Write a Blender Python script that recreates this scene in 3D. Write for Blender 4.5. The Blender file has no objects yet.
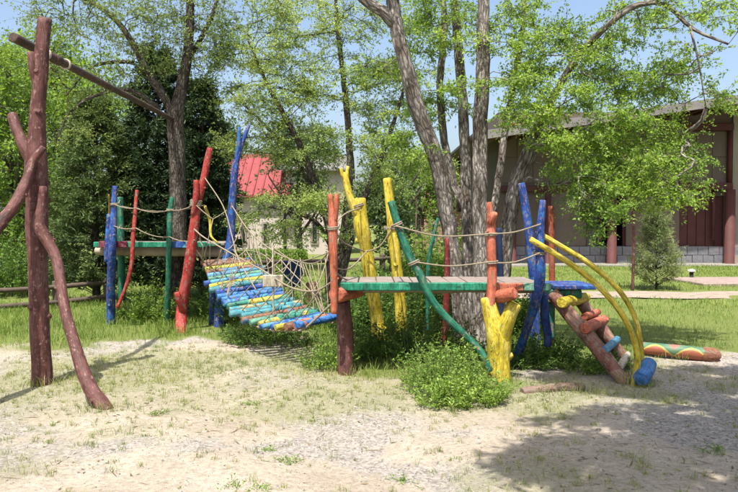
import bpy, math, random
import numpy as np
from mathutils import Vector

SC = bpy.context.scene
COL = SC.collection
R = math.radians

# ------------------------------------------------------------------ camera, sky, sun, exposure
CAM_H, PITCH, FPX = 1.6, R(1.7), 709.0          # focal length in pixels of a 738 px wide picture
cam_d = bpy.data.cameras.new('camera'); cam = bpy.data.objects.new('camera', cam_d); COL.objects.link(cam)
cam.location = (0, 0, CAM_H); cam.rotation_euler = (R(90) - PITCH, 0, 0)
cam_d.sensor_width = 36; cam_d.lens = 36 * FPX / 738; cam_d.clip_end = 3000; cam_d.clip_start = 0.05
SC.camera = cam
SUN_EL, SUN_AZ = R(65), math.atan2(-0.30, -0.95)   # azimuth of the direction TO the sun, clockwise from +Y
w = bpy.data.worlds.new('World'); SC.world = w; w.use_nodes = True
wn = w.node_tree.nodes; wl = w.node_tree.links
sky = wn.new('ShaderNodeTexSky'); sky.sky_type = 'NISHITA'; sky.sun_disc = False
sky.sun_elevation = SUN_EL; sky.sun_rotation = SUN_AZ; sky.dust_density = 4.0; sky.ozone_density = 1.2; sky.air_density = 1.0
wn['Background'].inputs['Strength'].default_value = 0.13
wl.new(sky.outputs[0], wn['Background'].inputs['Color'])
sd = bpy.data.lights.new('sun', 'SUN'); sun = bpy.data.objects.new('sun', sd); COL.objects.link(sun)
sd.energy = 4.9; sd.angle = R(0.53); sd.color = (1.0, 0.955, 0.88)
to_sun = Vector((math.sin(SUN_AZ) * math.cos(SUN_EL), math.cos(SUN_AZ) * math.cos(SUN_EL), math.sin(SUN_EL)))
sun.rotation_euler = to_sun.to_track_quat('Z', 'Y').to_euler()
sun.location = (-6, -10, 20)
SC.view_settings.view_transform = 'Standard'; SC.view_settings.look = 'None'
SC.view_settings.exposure = 1.0; SC.view_settings.gamma = 1.0
SC.render.engine = 'CYCLES'
SC.cycles.max_bounces = 8; SC.cycles.transparent_max_bounces = 8
SC.cycles.use_denoising = True

# ------------------------------------------------------------------ helpers
def P(px, py, d):
    """world point at depth d (metres along +Y) seen at photograph pixel (px, py)"""
    xc, yc = (px - 369) / FPX, -(py - 246) / FPX
    c, s = math.cos(PITCH), math.sin(PITCH)
    v = np.array([xc, c + yc * s, -s + yc * c])
    v *= d / v[1]
    return np.array([v[0], v[1], v[2] + CAM_H])

def G(px, py):
    xc, yc = (px - 369) / FPX, -(py - 246) / FPX
    c, s = math.cos(PITCH), math.sin(PITCH)
    v = np.array([xc, c + yc * s, -s + yc * c])
    v *= -CAM_H / v[2]
    return np.array([v[0], v[1], 0.0])

def gz(x, y):
    """height of the ground"""
    return 0.02 * np.sin(x * 1.3 + 0.7) * np.sin(y * 0.9) + 0.012 * np.sin(x * 3.1 + y * 2.3) + .007 * np.sin(x * 6.3 - y * 5.1 + 1.5 * np.sin(y * 2.2)) + .005 * np.sin(x * 11 + y * 9 + 2 * np.sin(x * 4))

def make_mesh(name, V, Q=None, T=None, lc=None, smooth=True):
    me = bpy.data.meshes.new(name)
    V = np.asarray(V, dtype=np.float32).reshape(-1, 3)
    Q = np.asarray(Q if Q is not None else [], dtype=np.int32).reshape(-1, 4)
    T = np.asarray(T if T is not None else [], dtype=np.int32).reshape(-1, 3)
    me.vertices.add(len(V)); me.vertices.foreach_set('co', V.ravel())
    nl = Q.size + T.size
    me.loops.add(nl); me.loops.foreach_set('vertex_index', np.concatenate([Q.ravel(), T.ravel()]).astype(np.int32))
    me.polygons.add(len(Q) + len(T))
    ls = np.concatenate([np.arange(len(Q)) * 4, Q.size + np.arange(len(T)) * 3]).astype(np.int32)
    me.polygons.foreach_set('loop_start', ls)
    me.polygons.foreach_set('use_smooth', np.concatenate([np.full(len(Q), bool(smooth)), np.zeros(len(T), bool)]))
    if lc is not None:
        a = me.attributes.new('lc', 'FLOAT_VECTOR', 'POINT')
        a.data.foreach_set('vector', np.asarray(lc, dtype=np.float32).ravel())
    me.update(calc_edges=True); me.validate()
    return me

def link(name, me, mat=None, parent=None, loc=None):
    o = bpy.data.objects.new(name, me); COL.objects.link(o)
    if mat is not None and me is not None:
        if not me.materials: me.materials.append(mat)
    if parent is not None: o.parent = parent
    if loc is not None: o.location = loc
    return o

def thing(name, label, cat, loc=(0, 0, 0), group=None):
    o = bpy.data.objects.new(name, None); COL.objects.link(o)
    o.empty_display_size = 0.2; o.location = tuple(float(v) for v in loc)
    return tag(o, label, cat, group)

def tag(o, label=None, cat=None, group=None, kind=None):
    if label: o['label'] = label
    if cat: o['category'] = cat
    if group: o['group'] = group
    if kind: o['kind'] = kind
    return o

class MB:
    """collects geometry in world coordinates; build() writes it as one mesh object (relative to its thing's base)"""
    def __init__(s): s.V = []; s.Q = []; s.T = []; s.L = []; s.n = 0
    def add(s, V, Q=None, T=None, L=None):
        V = np.asarray(V, float).reshape(-1, 3)
        if Q is not None and len(Q): s.Q.append(np.asarray(Q).reshape(-1, 4) + s.n)
        if T is not None and len(T): s.T.append(np.asarray(T).reshape(-1, 3) + s.n)
        s.V.append(V); s.L.append(V if L is None else np.asarray(L, float).reshape(-1, 3)); s.n += len(V)
    def box(s, c, size, rot=0.0, bev=0.0, tilt=None):
        c = np.asarray(c, float); h = np.asarray(size, float) / 2
        if bev <= 0:
            v = np.array([[x, y, z] for x in (-1, 1) for y in (-1, 1) for z in (-1, 1)], float) * h
            q = [[0, 1, 3, 2], [4, 6, 7, 5], [0, 4, 5, 1], [2, 3, 7, 6], [0, 2, 6, 4], [1, 5, 7, 3]]; t = []
        else:
            b = min(bev, *(h * 0.9)); v = []; idx = {}
            for x in (-1, 1):
                for y in (-1, 1):
                    for z in (-1, 1):
                        for ax in range(3):
                            p = np.array([x, y, z]) * (h - b); p[ax] = (x, y, z)[ax] * h[ax]
                            idx[(x, y, z, ax)] = len(v); v.append(p)
            q = []; t = []
            for ax in range(3):
                o1, o2 = [a for a in range(3) if a != ax]
                for sg in (-1, 1):
                    f = []
                    for a, b2 in ((-1, -1), (1, -1), (1, 1), (-1, 1)):
                        k = [0, 0, 0]; k[ax] = sg; k[o1] = a; k[o2] = b2; f.append(idx[(*k, ax)])
                    q.append(f if (sg == 1) == (ax != 1) else f[::-1])
                for a in (-1, 1):
                    for b2 in (-1, 1):
                        k1 = [0, 0, 0]; k1[o1] = a; k1[o2] = b2; k2 = list(k1); k1[ax] = -1; k2[ax] = 1
                        f = [idx[(*k1, o1)], idx[(*k2, o1)], idx[(*k2, o2)], idx[(*k1, o2)]]
                        q.append(f)
            for x in (-1, 1):
                for y in (-1, 1):
                    for z in (-1, 1): t.append([idx[(x, y, z, i)] for i in range(3)])
            v = np.array(v)
        L = v.copy()
        if tilt is not None:
            v = v @ np.array(tilt).T
        if rot:
            ca, sa = math.cos(rot), math.sin(rot)
            v = np.stack([v[:, 0] * ca - v[:, 1] * sa, v[:, 0] * sa + v[:, 1] * ca, v[:, 2]], 1)
        s.add(v + c, q, t, L + c)
        return s
    def tube(s, pts, rad, sides=8, amp=0.0, seed=0, cap=True, rough=None):
        pts = np.asarray(pts, float); n = len(pts)
        rad = np.broadcast_to(np.asarray(rad, float), (n,))
        tan = np.gradient(pts, axis=0); tan /= np.linalg.norm(tan, axis=1, keepdims=True) + 1e-9
        u = np.cross(tan[0], [0, 0, 1.0])
        if np.linalg.norm(u) < 0.1: u = np.cross(tan[0], [0, 1.0, 0])
        u /= np.linalg.norm(u); U = np.zeros((n, 3))
        for i in range(n):
            u = u - tan[i] * np.dot(u, tan[i]); u /= np.linalg.norm(u) + 1e-9; U[i] = u
        W = np.cross(tan, U)
        th = np.linspace(0, 2 * math.pi, sides, endpoint=False)
        sl = np.concatenate([[0], np.cumsum(np.linalg.norm(np.diff(pts, axis=0), axis=1))])
        rr = np.repeat(rad[:, None], sides, 1).copy()
        if amp > 0:
            rg = np.random.RandomState(seed); f = np.zeros((n, sides))
            for k in range(9):
                kk = rg.randint(0, 4); ws = rg.uniform(1.5, 14); ph = rg.uniform(0, 6.28)
                f += rg.uniform(.3, 1) * np.sin(kk * th[None] + ws * sl[:, None] + ph) / 3
            rr *= 1 + amp * f
        if rough is not None:
            rr *= 1 + rough(th[None], sl[:, None])
        ring = pts[:, None] + rr[..., None] * (np.cos(th)[None, :, None] * U[:, None] + np.sin(th)[None, :, None] * W[:, None])
        V = ring.reshape(-1, 3)
        ro = (seed * 1.37) % 50
        L = np.stack([np.cos(th)[None] * rr + ro, np.sin(th)[None] * rr + ro, np.repeat(sl[:, None], sides, 1)], -1).reshape(-1, 3)
        i = np.arange(n - 1)[:, None] * sides; j = np.arange(sides)[None]; j2 = (j + 1) % sides
        Q = np.stack([i + j, i + j2, i + sides + j2, i + sides + j], -1).reshape(-1, 4)
        T = []
        if cap:
            V = np.concatenate([V, pts[:1] - tan[:1] * rad[0] * 0.05, pts[-1:] + tan[-1:] * rad[-1] * 0.05])
            L = np.concatenate([L, [[ro, ro, 0]], [[ro, ro, sl[-1]]]])
            a, b = n * sides, n * sides + 1; o = (n - 1) * sides
            T = [[a, (k + 1) % sides, k] for k in range(sides)] + [[b, o + k, o + (k + 1) % sides] for k in range(sides)]
        s.add(V, Q, T, L)
        return s
    def build(s, name, mat, parent=None, base=None, smooth=True, lc=True):
        V = np.concatenate(s.V)
        if base is None and parent is not None: 
            base = np.array(parent.matrix_world.translation) if parent.parent else np.array(parent.location)
            if parent.parent is not None: base = np.array(parent.parent.location) + np.array(parent.location)
        if base is not None: V = V - np.asarray(base)
        Q = np.concatenate(s.Q) if s.Q else None; T = np.concatenate(s.T) if s.T else None
        me = make_mesh(name, V, Q, T, np.concatenate(s.L) if lc else None, smooth)
        return link(name, me, mat, parent)

def catmull(pts, step=0.06, vals=None):
    pts = np.asarray(pts, float); n = len(pts)
    if vals is None: vals = np.zeros(n)
    A = np.concatenate([pts, np.asarray(vals, float)[:, None]], 1)
    ext = np.concatenate([2 * A[:1] - A[1:2], A, 2 * A[-1:] - A[-2:-1]])
    out = []
    for i in range(n - 1):
        p0, p1, p2, p3 = ext[i:i + 4]
        k = max(2, int(np.linalg.norm(pts[i + 1] - pts[i]) / step))
        t = np.linspace(0, 1, k, endpoint=False)[:, None]
        out.append(0.5 * ((2 * p1) + (-p0 + p2) * t + (2 * p0 - 5 * p1 + 4 * p2 - p3) * t ** 2 + (-p0 + 3 * p1 - 3 * p2 + p3) * t ** 3))
    out.append(A[-1:])
    o = np.concatenate(out)
    return o[:, :3], np.maximum(o[:, 3], 1e-4)

SEED = [1]
def log_into(mb, pts, rad, sides=14, amp=0.05, step=0.05, bevel=True):
    SEED[0] += 1
    if np.isscalar(rad): rad = [rad] * len(pts)
    p, r = catmull(pts, step, rad)
    if bevel:      # softened sawn ends
        t0 = (p[1] - p[0]) / np.linalg.norm(p[1] - p[0]); t1 = (p[-1] - p[-2]) / np.linalg.norm(p[-1] - p[-2])
        b0, b1 = r[0] * .16, r[-1] * .16
        p = np.concatenate([[p[0]], [p[0] + t0 * b0], p[1:-1], [p[-1] - t1 * b1], [p[-1]]])
        r = np.concatenate([[r[0] * .82], [r[0]], r[1:-1], [r[-1]], [r[-1] * .82]])
    mb.tube(p, r, sides, amp, SEED[0])
    return p, r

def log(name, pts, rad, mat, parent, sides=14, amp=0.09, knots=0, stubs=()):
    mb = MB(); p, r = log_into(mb, pts, rad, sides, amp)
    rg = random.Random(SEED[0] * 7)
    for k in range(knots):
        i = rg.randint(2, len(p) - 3); a = rg.uniform(0, 6.28)
        t = p[i + 1] - p[i - 1]; t /= np.linalg.norm(t)
        u = np.cross(t, [0.3, 0.5, 0.8]); u /= np.linalg.norm(u); v = np.cross(t, u)
        dr = u * math.cos(a) + v * math.sin(a) + t * 0.4
        mb.tube([p[i] + dr * r[i] * .6, p[i] + dr * r[i] * 1.0, p[i] + dr * r[i] * 1.22], [r[i] * .5, r[i] * .36, r[i] * .26], 8, .05, SEED[0] + k)
    for sp, sr in stubs: log_into(mb, sp, sr, 10, amp)
    return mb.build(name, mat, parent)

def rope(a, b, sag, mat, parent, r=0.008, name='rope'):
    a, b = np.asarray(a, float), np.asarray(b, float)
    n = max(6, int(np.linalg.norm(b - a) / .08)); t = np.linspace(0, 1, n)[:, None]
    p = a + (b - a) * t; p[:, 2] -= sag * 4 * (t * (1 - t))[:, 0]
    SEED[0] += 1
    return MB().tube(p, r, 6, .12, SEED[0]).build(name, mat, parent)

def rope_coil(c, axis, rad, turns, mat, parent, r=0.009, name='rope_lashing'):
    """a few windings of rope round a post"""
    c = np.asarray(c, float); t = np.asarray(axis, float); t /= np.linalg.norm(t)
    u = np.cross(t, [.2, .9, .1]); u /= np.linalg.norm(u); v = np.cross(t, u)
    a = np.linspace(0, turns * 2 * math.pi, turns * 12)[:, None]
    p = c + (u * np.cos(a) + v * np.sin(a)) * (rad + r * .7) + t * (a / (2 * math.pi) - turns / 2) * r * 2
    return MB().tube(p, r, 6, .05, 3).build(name, mat, parent)

# ------------------------------------------------------------------ materials
def nt(name):
    m = bpy.data.materials.new(name); m.use_nodes = True
    N = m.node_tree.nodes; L = m.node_tree.links; b = N['Principled BSDF']
    return m, N, L, b

def nd(N, typ, **kw):
    n = N.new('ShaderNode' + typ)
    for k, v in kw.items():
        if k in n.inputs: n.inputs[k].default_value = v
        else: setattr(n, k, v)
    return n

def ramp(N, stops, interp='LINEAR'):
    r = N.new('ShaderNodeValToRGB'); r.color_ramp.interpolation = interp
    e = r.color_ramp.elements
    while len(e) < len(stops): e.new(0.5)
    for i, (p, c) in enumerate(stops):
        e[i].position = p; e[i].color = (*c, 1) if len(c) == 3 else c
    return r

def mixc(N, L, fac, a, b, blend='MIX'):
    m = N.new('ShaderNodeMix'); m.data_type = 'RGBA'; m.blend_type = blend
    for s, v in ((0, fac), (6, a), (7, b)):
        if hasattr(v, 'is_linked') or hasattr(v, 'links'): L.new(v, m.inputs[s])
        else: m.inputs[s].default_value = v if s == 0 else ((*v, 1) if len(v) == 3 else v)
    return m.outputs[2]

def lc_coord(N, L, scale):
    a = nd(N, 'Attribute', attribute_name='lc'); mp = nd(N, 'Mapping'); mp.inputs['Scale'].default_value = scale
    L.new(a.outputs['Vector'], mp.inputs['Vector']); return mp.outputs[0]

def paint(name, col, wear=0.445, under=(0.17, 0.125, 0.095), second=None, second_amt=0.5, rough=0.66):
    """old oil paint on a peeled log: drips of lighter and darker paint, drying cracks, chips down to the wood, dust"""
    m, N, L, b = nt(name)
    col = tuple(v * .68 for v in col); second = tuple(v * .72 for v in second) if second else None
    c1 = lc_coord(N, L, (11, 11, 4.0)); c2 = lc_coord(N, L, (44, 44, 9)); c3 = lc_coord(N, L, (4.5, 4.5, 5.0)); c4 = lc_coord(N, L, (24, 24, 24))
    n1 = nd(N, 'TexNoise', Scale=1.0, Detail=6.0, Roughness=.6); L.new(c1, n1.inputs['Vector'])
    n2 = nd(N, 'TexNoise', Scale=1.0, Detail=5.0, Roughness=.65); L.new(c2, n2.inputs['Vector'])
    n3 = nd(N, 'TexNoise', Scale=1.0, Detail=3.0); L.new(c3, n3.inputs['Vector'])
    n4 = nd(N, 'TexNoise', Scale=1.0, Detail=5.0, Roughness=.7); L.new(c4, n4.inputs['Vector'])
    gr = sum(col) / 3
    lo = tuple(v * .5 for v in col); hi = tuple(min((v * .82 + gr * .18) * 1.3 + .02, .8) for v in col)
    base = ramp(N, [(.32, lo), (.5, col), (.70, hi)]); L.new(n1.outputs[0], base.inputs[0]); c = base.outputs[0]
    if second is not None:
        r2 = ramp(N, [(second_amt - .02, (0, 0, 0)), (second_amt + .02, (1, 1, 1))]); L.new(n3.outputs[0], r2.inputs[0])
        c = mixc(N, L, r2.outputs[0], c, second)
    dr = ramp(N, [(.42, (.62, .58, .54)), (.60, (1, 1, 1))]); L.new(n4.outputs[0], dr.inputs[0])
    c = mixc(N, L, .8, c, dr.outputs[0], 'MULTIPLY')
    c5 = lc_coord(N, L, (34, 34, 2.6)); vc = nd(N, 'TexVoronoi', feature='DISTANCE_TO_EDGE', Scale=1.0, Randomness=1.0); L.new(c5, vc.inputs['Vector'])
    cr = ramp(N, [(.012, (.32, .28, .25)), (.05, (1, 1, 1))]); L.new(vc.outputs['Distance'], cr.inputs[0])
    c = mixc(N, L, .75, c, cr.outputs[0], 'MULTIPLY')
    wr = ramp(N, [(.985 - wear, (0, 0, 0)), (1.01 - wear, (1, 1, 1))])
    ad = nd(N, 'Math', operation='MULTIPLY_ADD'); L.new(n2.outputs[0], ad.inputs[0]); ad.inputs[1].default_value = .55
    hf = nd(N, 'Math', operation='MULTIPLY'); L.new(n4.outputs[0], hf.inputs[0]); hf.inputs[1].default_value = .45
    L.new(hf.outputs[0], ad.inputs[2]); L.new(ad.outputs[0], wr.inputs[0])
    c = mixc(N, L, wr.outputs[0], c, under); L.new(c, b.inputs['Base Color'])
    rr = ramp(N, [(0, (rough,) * 3), (1, (.9,) * 3)]); L.new(wr.outputs[0], rr.inputs[0]); L.new(rr.outputs[0], b.inputs['Roughness'])
    b.inputs['Specular IOR Level'].default_value = .35
    bp = nd(N, 'Bump', Strength=.85, Distance=.012)
    s = nd(N, 'Math', operation='MULTIPLY_ADD'); L.new(n2.outputs[0], s.inputs[0]); s.inputs[1].default_value = .7; L.new(n1.outputs[0], s.inputs[2])
    s2 = nd(N, 'Math', operation='MULTIPLY_ADD'); L.new(wr.outputs[0], s2.inputs[0]); s2.inputs[1].default_value = -.12; L.new(s.outputs[0], s2.inputs[2])
    L.new(s2.outputs[0], bp.inputs['Height']); L.new(bp.outputs[0], b.inputs['Normal'])
    return m

def bark(name, a, b_, scale=1.0, strength=1.0, dark=(.022, .018, .015)):
    m, N, L, b = nt(name)
    c0 = lc_coord(N, L, (2.5 * scale, 2.5 * scale, 2.5 * scale)); wp = nd(N, 'TexNoise', Scale=1.0, Detail=3.0); L.new(c0, wp.inputs['Vector'])
    c1 = lc_coord(N, L, (30 * scale, 30 * scale, 8.5 * scale)); c2 = lc_coord(N, L, (5 * scale, 5 * scale, 1.6 * scale)); c3 = lc_coord(N, L, (90 * scale, 90 * scale, 40 * scale))
    dv = nd(N, 'VectorMath', operation='MULTIPLY_ADD'); L.new(wp.outputs['Color'], dv.inputs[0]); dv.inputs[1].default_value = (3, 3, 3); L.new(c1, dv.inputs[2])
    v = nd(N, 'TexVoronoi', feature='DISTANCE_TO_EDGE', Scale=.42); L.new(dv.outputs[0], v.inputs['Vector'])
    nz = nd(N, 'TexNoise', Scale=1.0, Detail=6.0, Roughness=.7); L.new(dv.outputs[0], nz.inputs['Vector'])
    n = nd(N, 'TexNoise', Scale=1.0, Detail=5.0, Roughness=.6); L.new(c2, n.inputs['Vector'])
    f = nd(N, 'TexNoise', Scale=1.0, Detail=3.0); L.new(c3, f.inputs['Vector'])
    r0 = ramp(N, [(.0, (0, 0, 0)), (.28, (1, 1, 1))]); L.new(v.outputs['Distance'], r0.inputs[0])
    h = nd(N, 'Math', operation='MULTIPLY_ADD'); L.new(r0.outputs[0], h.inputs[0]); h.inputs[1].default_value = .45; L.new(nz.outputs[0], h.inputs[2])
    h2 = nd(N, 'Math', operation='MULTIPLY_ADD'); L.new(f.outputs[0], h2.inputs[0]); h2.inputs[1].default_value = .22; L.new(h.outputs[0], h2.inputs[2])
    r1 = ramp(N, [(.45, dark), (.78, a), (1.0, b_)]); L.new(h2.outputs[0], r1.inputs[0])
    r2 = ramp(N, [(.40, (.42, .38, .34)), (.56, (1, 1, 1)), (.68, (1.18, 1.15, 1.1))]); L.new(n.outputs[0], r2.inputs[0])
    L.new(mixc(N, L, 1.0, r1.outputs[0], r2.outputs[0], 'MULTIPLY'), b.inputs['Base Color'])
    b.inputs['Roughness'].default_value = .95; b.inputs['Specular IOR Level'].default_value = .2
    bp = nd(N, 'Bump', Strength=strength, Distance=.035); L.new(h2.outputs[0], bp.inputs['Height']); L.new(bp.outputs[0], b.inputs['Normal'])
    return m

def leafm(name, cols, trans=0.35, rough=.55):
    m, N, L, b = nt(name)
    g = nd(N, 'NewGeometry'); r = ramp(N, [(i / (len(cols) - 1), c) for i, c in enumerate(cols)])
    L.new(g.outputs['Random Per Island'], r.inputs[0])
    tc = nd(N, 'TexCoord'); nz = nd(N, 'TexNoise', Scale=.9, Detail=2.0); L.new(tc.outputs['Object'], nz.inputs['Vector'])
    rn = ramp(N, [(.35, (.72, .78, .72)), (.65, (1.12, 1.08, .95))]); L.new(nz.outputs[0], rn.inputs[0])
    c = mixc(N, L, 1.0, r.outputs[0], rn.outputs[0], 'MULTIPLY')
    L.new(c, b.inputs['Base Color']); b.inputs['Roughness'].default_value = rough
    b.inputs['Specular IOR Level'].default_value = .3
    t = nd(N, 'BsdfTranslucent'); hs = nd(N, 'HueSaturation', Hue=.485, Saturation=1.1, Value=1.5); L.new(c, hs.inputs['Color'])
    L.new(hs.outputs[0], t.inputs['Color'])
    mx = nd(N, 'MixShader'); mx.inputs[0].default_value = trans
    L.new(b.outputs[0], mx.inputs[1]); L.new(t.outputs[0], mx.inputs[2])
    L.new(mx.outputs[0], N['Material Output'].inputs['Surface'])
    return m

def plain(name, col, rough=.8, var=.25, scale=3.0, bump=.0, bscale=60, spec=.4, metal=0.0, streak=False):
    m, N, L, b = nt(name)
    tc = nd(N, 'TexCoord'); mp = nd(N, 'Mapping'); L.new(tc.outputs['Object'], mp.inputs['Vector'])
    if streak: mp.inputs['Scale'].default_value = (1, 1, .18)
    n = nd(N, 'TexNoise', Scale=scale, Detail=6.0, Roughness=.62); L.new(mp.outputs[0], n.inputs['Vector'])
    r = ramp(N, [(.28, tuple(v * (1 - var) for v in col)), (.72, tuple(min(.9, v * (1 + var * .7)) for v in col))]); L.new(n.outputs[0], r.inputs[0])
    L.new(r.outputs[0], b.inputs['Base Color'])
    b.inputs['Roughness'].default_value = rough; b.inputs['Specular IOR Level'].default_value = spec; b.inputs['Metallic'].default_value = metal
    if bump > 0:
        n2 = nd(N, 'TexNoise', Scale=bscale, Detail=4.0); L.new(tc.outputs['Object'], n2.inputs['Vector'])
        bp = nd(N, 'Bump', Strength=bump, Distance=.01); L.new(n2.outputs[0], bp.inputs['Height']); L.new(bp.outputs[0], b.inputs['Normal'])
    return m

C_RED, C_BLUE, C_GREEN = (.50, .035, .025), (.018, .085, .42), (.008, .20, .115)
C_YEL, C_SAL, C_DRK = (.80, .64, .045), (.66, .17, .085), (.165, .058, .048)
M = {
 'red': paint('paint_red', C_RED), 'blue': paint('paint_blue', C_BLUE, .445, second=(.03, .17, .55), second_amt=.57), 'green': paint('paint_green', C_GREEN, .43),
 'greenboard': paint('paint_green_board', (.012, .30, .17), .37),
 'yellow': paint('paint_yellow', C_YEL, .41), 'salmon': paint('paint_salmon', C_SAL, .435),
 'dark': paint('paint_dark_red_brown', C_DRK, .42, under=(.20, .13, .11)), 'cyan': paint('paint_light_blue', (.10, .34, .55), .42),
 'sky': paint('paint_sky_blue', (.05, .24, .60), .42), 'mint': paint('paint_mint', (.16, .42, .30), .42),
 'pink': paint('paint_faded_pink', (.48, .25, .19), .5), 'cream': paint('paint_cream', (.62, .56, .42), .4),
 'ygreen': paint('paint_yellow_green', (.42, .46, .05), .42, second=(.62, .52, .06)),
 'bluemix': paint('paint_blue_patches', (.02, .12, .50), .42, second=(.10, .40, .60)),
 'greenmix': paint('paint_green_patches', (.03, .30, .22), .42, second=(.55, .48, .08)),
 'brownmix': paint('paint_brown_patches', (.34, .17, .10), .42, second=(.06, .24, .48), second_amt=.56),
 'tealmix': paint('paint_teal_patches', (.06, .34, .42), .42, second=(.45, .42, .22), second_amt=.54),
 'bluesal': paint('paint_blue_and_salmon', (.04, .20, .62), .36, second=(.50, .22, .15), second_amt=.51),
 'rust': paint('rusty_pipe', (.15, .075, .055), .47, under=(.045, .04, .038), rough=.6),
 'rope': plain('hemp_rope', (.24, .20, .14), .9, .3, 40, .6, 220),
 'wood': plain('weathered_wood', (.30, .235, .175), .85, .35, 8, .4, 70),
 'darkwood': plain('dark_fence_wood', (.085, .06, .045), .85, .35, 9, .4, 60),
 'deck': plain('worn_deck_wood', (.20, .165, .145), .8, .35, 7, .4, 60),
 'bark': bark('elm_bark', (.19, .172, .155), (.37, .34, .305), 1.9, .9, (.085, .073, .062)),
 'bark2': bark('dark_bark', (.085, .072, .06), (.17, .15, .125), 2.4, .8),
 'birch': plain('pale_birch_bark', (.55, .52, .48), .8, .4, 6),
 'leaf_elm': leafm('elm_leaves', [(.11, .19, .04), (.18, .30, .055), (.26, .39, .08), (.34, .46, .12)], .52),
 'leaf_mid': leafm('young_leaves', [(.18, .25, .08), (.27, .36, .12), (.35, .44, .16)], .58),
 'leaf_left': leafm('left_tree_leaves', [(.11, .17, .05), (.17, .24, .075), (.24, .31, .10)], .5),
 'leaf_far': leafm('far_leaves', [(.10, .18, .035), (.16, .26, .05), (.23, .33, .075)], .5),
 'leaf_dull': leafm('dull_leaves', [(.045, .08, .028), (.075, .12, .04), (.11, .16, .055)], .35),
 'needle': leafm('juniper_needles', [(.016, .034, .014), (.028, .054, .022), (.055, .088, .032)], .15, .6),
 'needle_m': leafm('pale_juniper_needles', [(.05, .085, .025), (.085, .13, .04), (.14, .19, .07)], .25, .6),
 'needle_l': leafm('pine_needles', [(.15, .21, .09), (.24, .30, .13), (.36, .35, .19)], .35, .6),
 'weed': leafm('weed_leaves', [(.08, .16, .025), (.13, .23, .035), (.20, .31, .06), (.30, .40, .10)], .38),
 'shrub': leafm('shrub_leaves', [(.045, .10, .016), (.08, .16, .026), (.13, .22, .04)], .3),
 'stem': plain('green_stem', (.12, .15, .05), .8, .3, 20),
 'grass': leafm('grass_blades', [(.075, .14, .02), (.12, .20, .03), (.18, .26, .05), (.30, .33, .11)], .3),
 'grasspale': leafm('pale_grass_blades', [(.11, .16, .03), (.18, .23, .06), (.28, .30, .12), (.40, .37, .2)], .3),
 'dry': leafm('dry_grass', [(.16, .20, .05), (.30, .30, .11), (.42, .38, .20)], .25),
}

# ------------------------------------------------------------------ ground
GX = np.array([-60, -4.8, -2.7, -2.5, -0.8, -0.45, 0.3, 1.6, 3.0, 3.6, 4.8, 60]); GY = np.array([9.0, 9.2, 9.7, 10.7, 10.1, 8.2, 7.7, 7.9, 8.1, 9.0, 9.2, 9.4])
def vnoise(x, y, f, seed):
    rg = np.random.RandomState(seed); o = np.zeros_like(x, float)
    for k in range(7):
        a = rg.uniform(0, 6.28); q = f * rg.uniform(.5, 1.8)
        o += np.sin((x * math.cos(a) + y * math.sin(a)) * q + rg.uniform(0, 6.28) + .8 * np.sin((x * math.sin(a) - y * math.cos(a)) * q * .7))
    return o / 7 * 1.6
def sstep(a, b, v):
    t = np.clip((v - a) / (b - a), 0, 1); return t * t * (3 - 2 * t)
def grass_mask(x, y):
    e = np.interp(x, GX, GY) + .6 * vnoise(x, y, 2.2, 3) + .4 * vnoise(x, y, 6, 5)
    return sstep(-.85, .85, y - e)
def sparse_mask(x, y):
    m = sstep(-.25, .7, vnoise(x, y, 1.6, 11) + .4 * vnoise(x, y, 5, 12))
    c = np.exp(-(((x + 1.2) / 2.2) ** 2 + ((y - 7.0) / 1.6) ** 2))       # the pale green patch in front of the bridge
    l = np.exp(-(((x + 3.6) / 1.2) ** 2 + ((y - 6.6) / 1.8) ** 2))
    r = np.exp(-(((x - 1.6) / 1.2) ** 2 + ((y - 6.6) / .7) ** 2))
    return np.clip(m * .35 + .75 * c * (.5 + m * .6) + .9 * l * (.35 + .65 * m) + .8 * r * (.4 + .6 * m), 0, 1)
def gravel_mask(x, y):
    return .85 * sstep(-.5, .9, vnoise(x, y, 2.6, 21) + .35 * vnoise(x, y, 7, 22) + .55 * sstep(.5, 3.0, x) + .45 * sstep(-2.0, -3.4, x) - .15)

xs = np.unique(np.concatenate([np.linspace(-1500, -60, 10), np.linspace(-60, -7, 22), np.arange(-7, 7.01, .1), np.linspace(7, 60, 22), np.linspace(60, 1500, 10)]))
ys = np.unique(np.concatenate([np.linspace(-300, -5, 8), np.linspace(-5, 2, 8), np.arange(2, 18.01, .1), np.linspace(18, 60, 22), np.linspace(60, 2500, 12)]))
XX, YY = np.meshgrid(xs, ys); ZZ = gz(XX, YY) * ((np.abs(XX) < 60) & (YY < 60))
nx, ny = len(xs), len(ys); ii = (np.arange(ny - 1)[:, None] * nx + np.arange(nx - 1)[None]).ravel()
gme = make_mesh('ground', np.stack([XX, YY, ZZ], -1), np.stack([ii, ii + 1, ii + nx + 1, ii + nx], -1))
for nm, fn in (('m_grass', grass_mask), ('m_sparse', sparse_mask), ('m_gravel', gravel_mask)):
    a = gme.attributes.new(nm, 'FLOAT', 'POINT'); a.data.foreach_set('value', fn(XX, YY).ravel().astype(np.float32))

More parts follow.
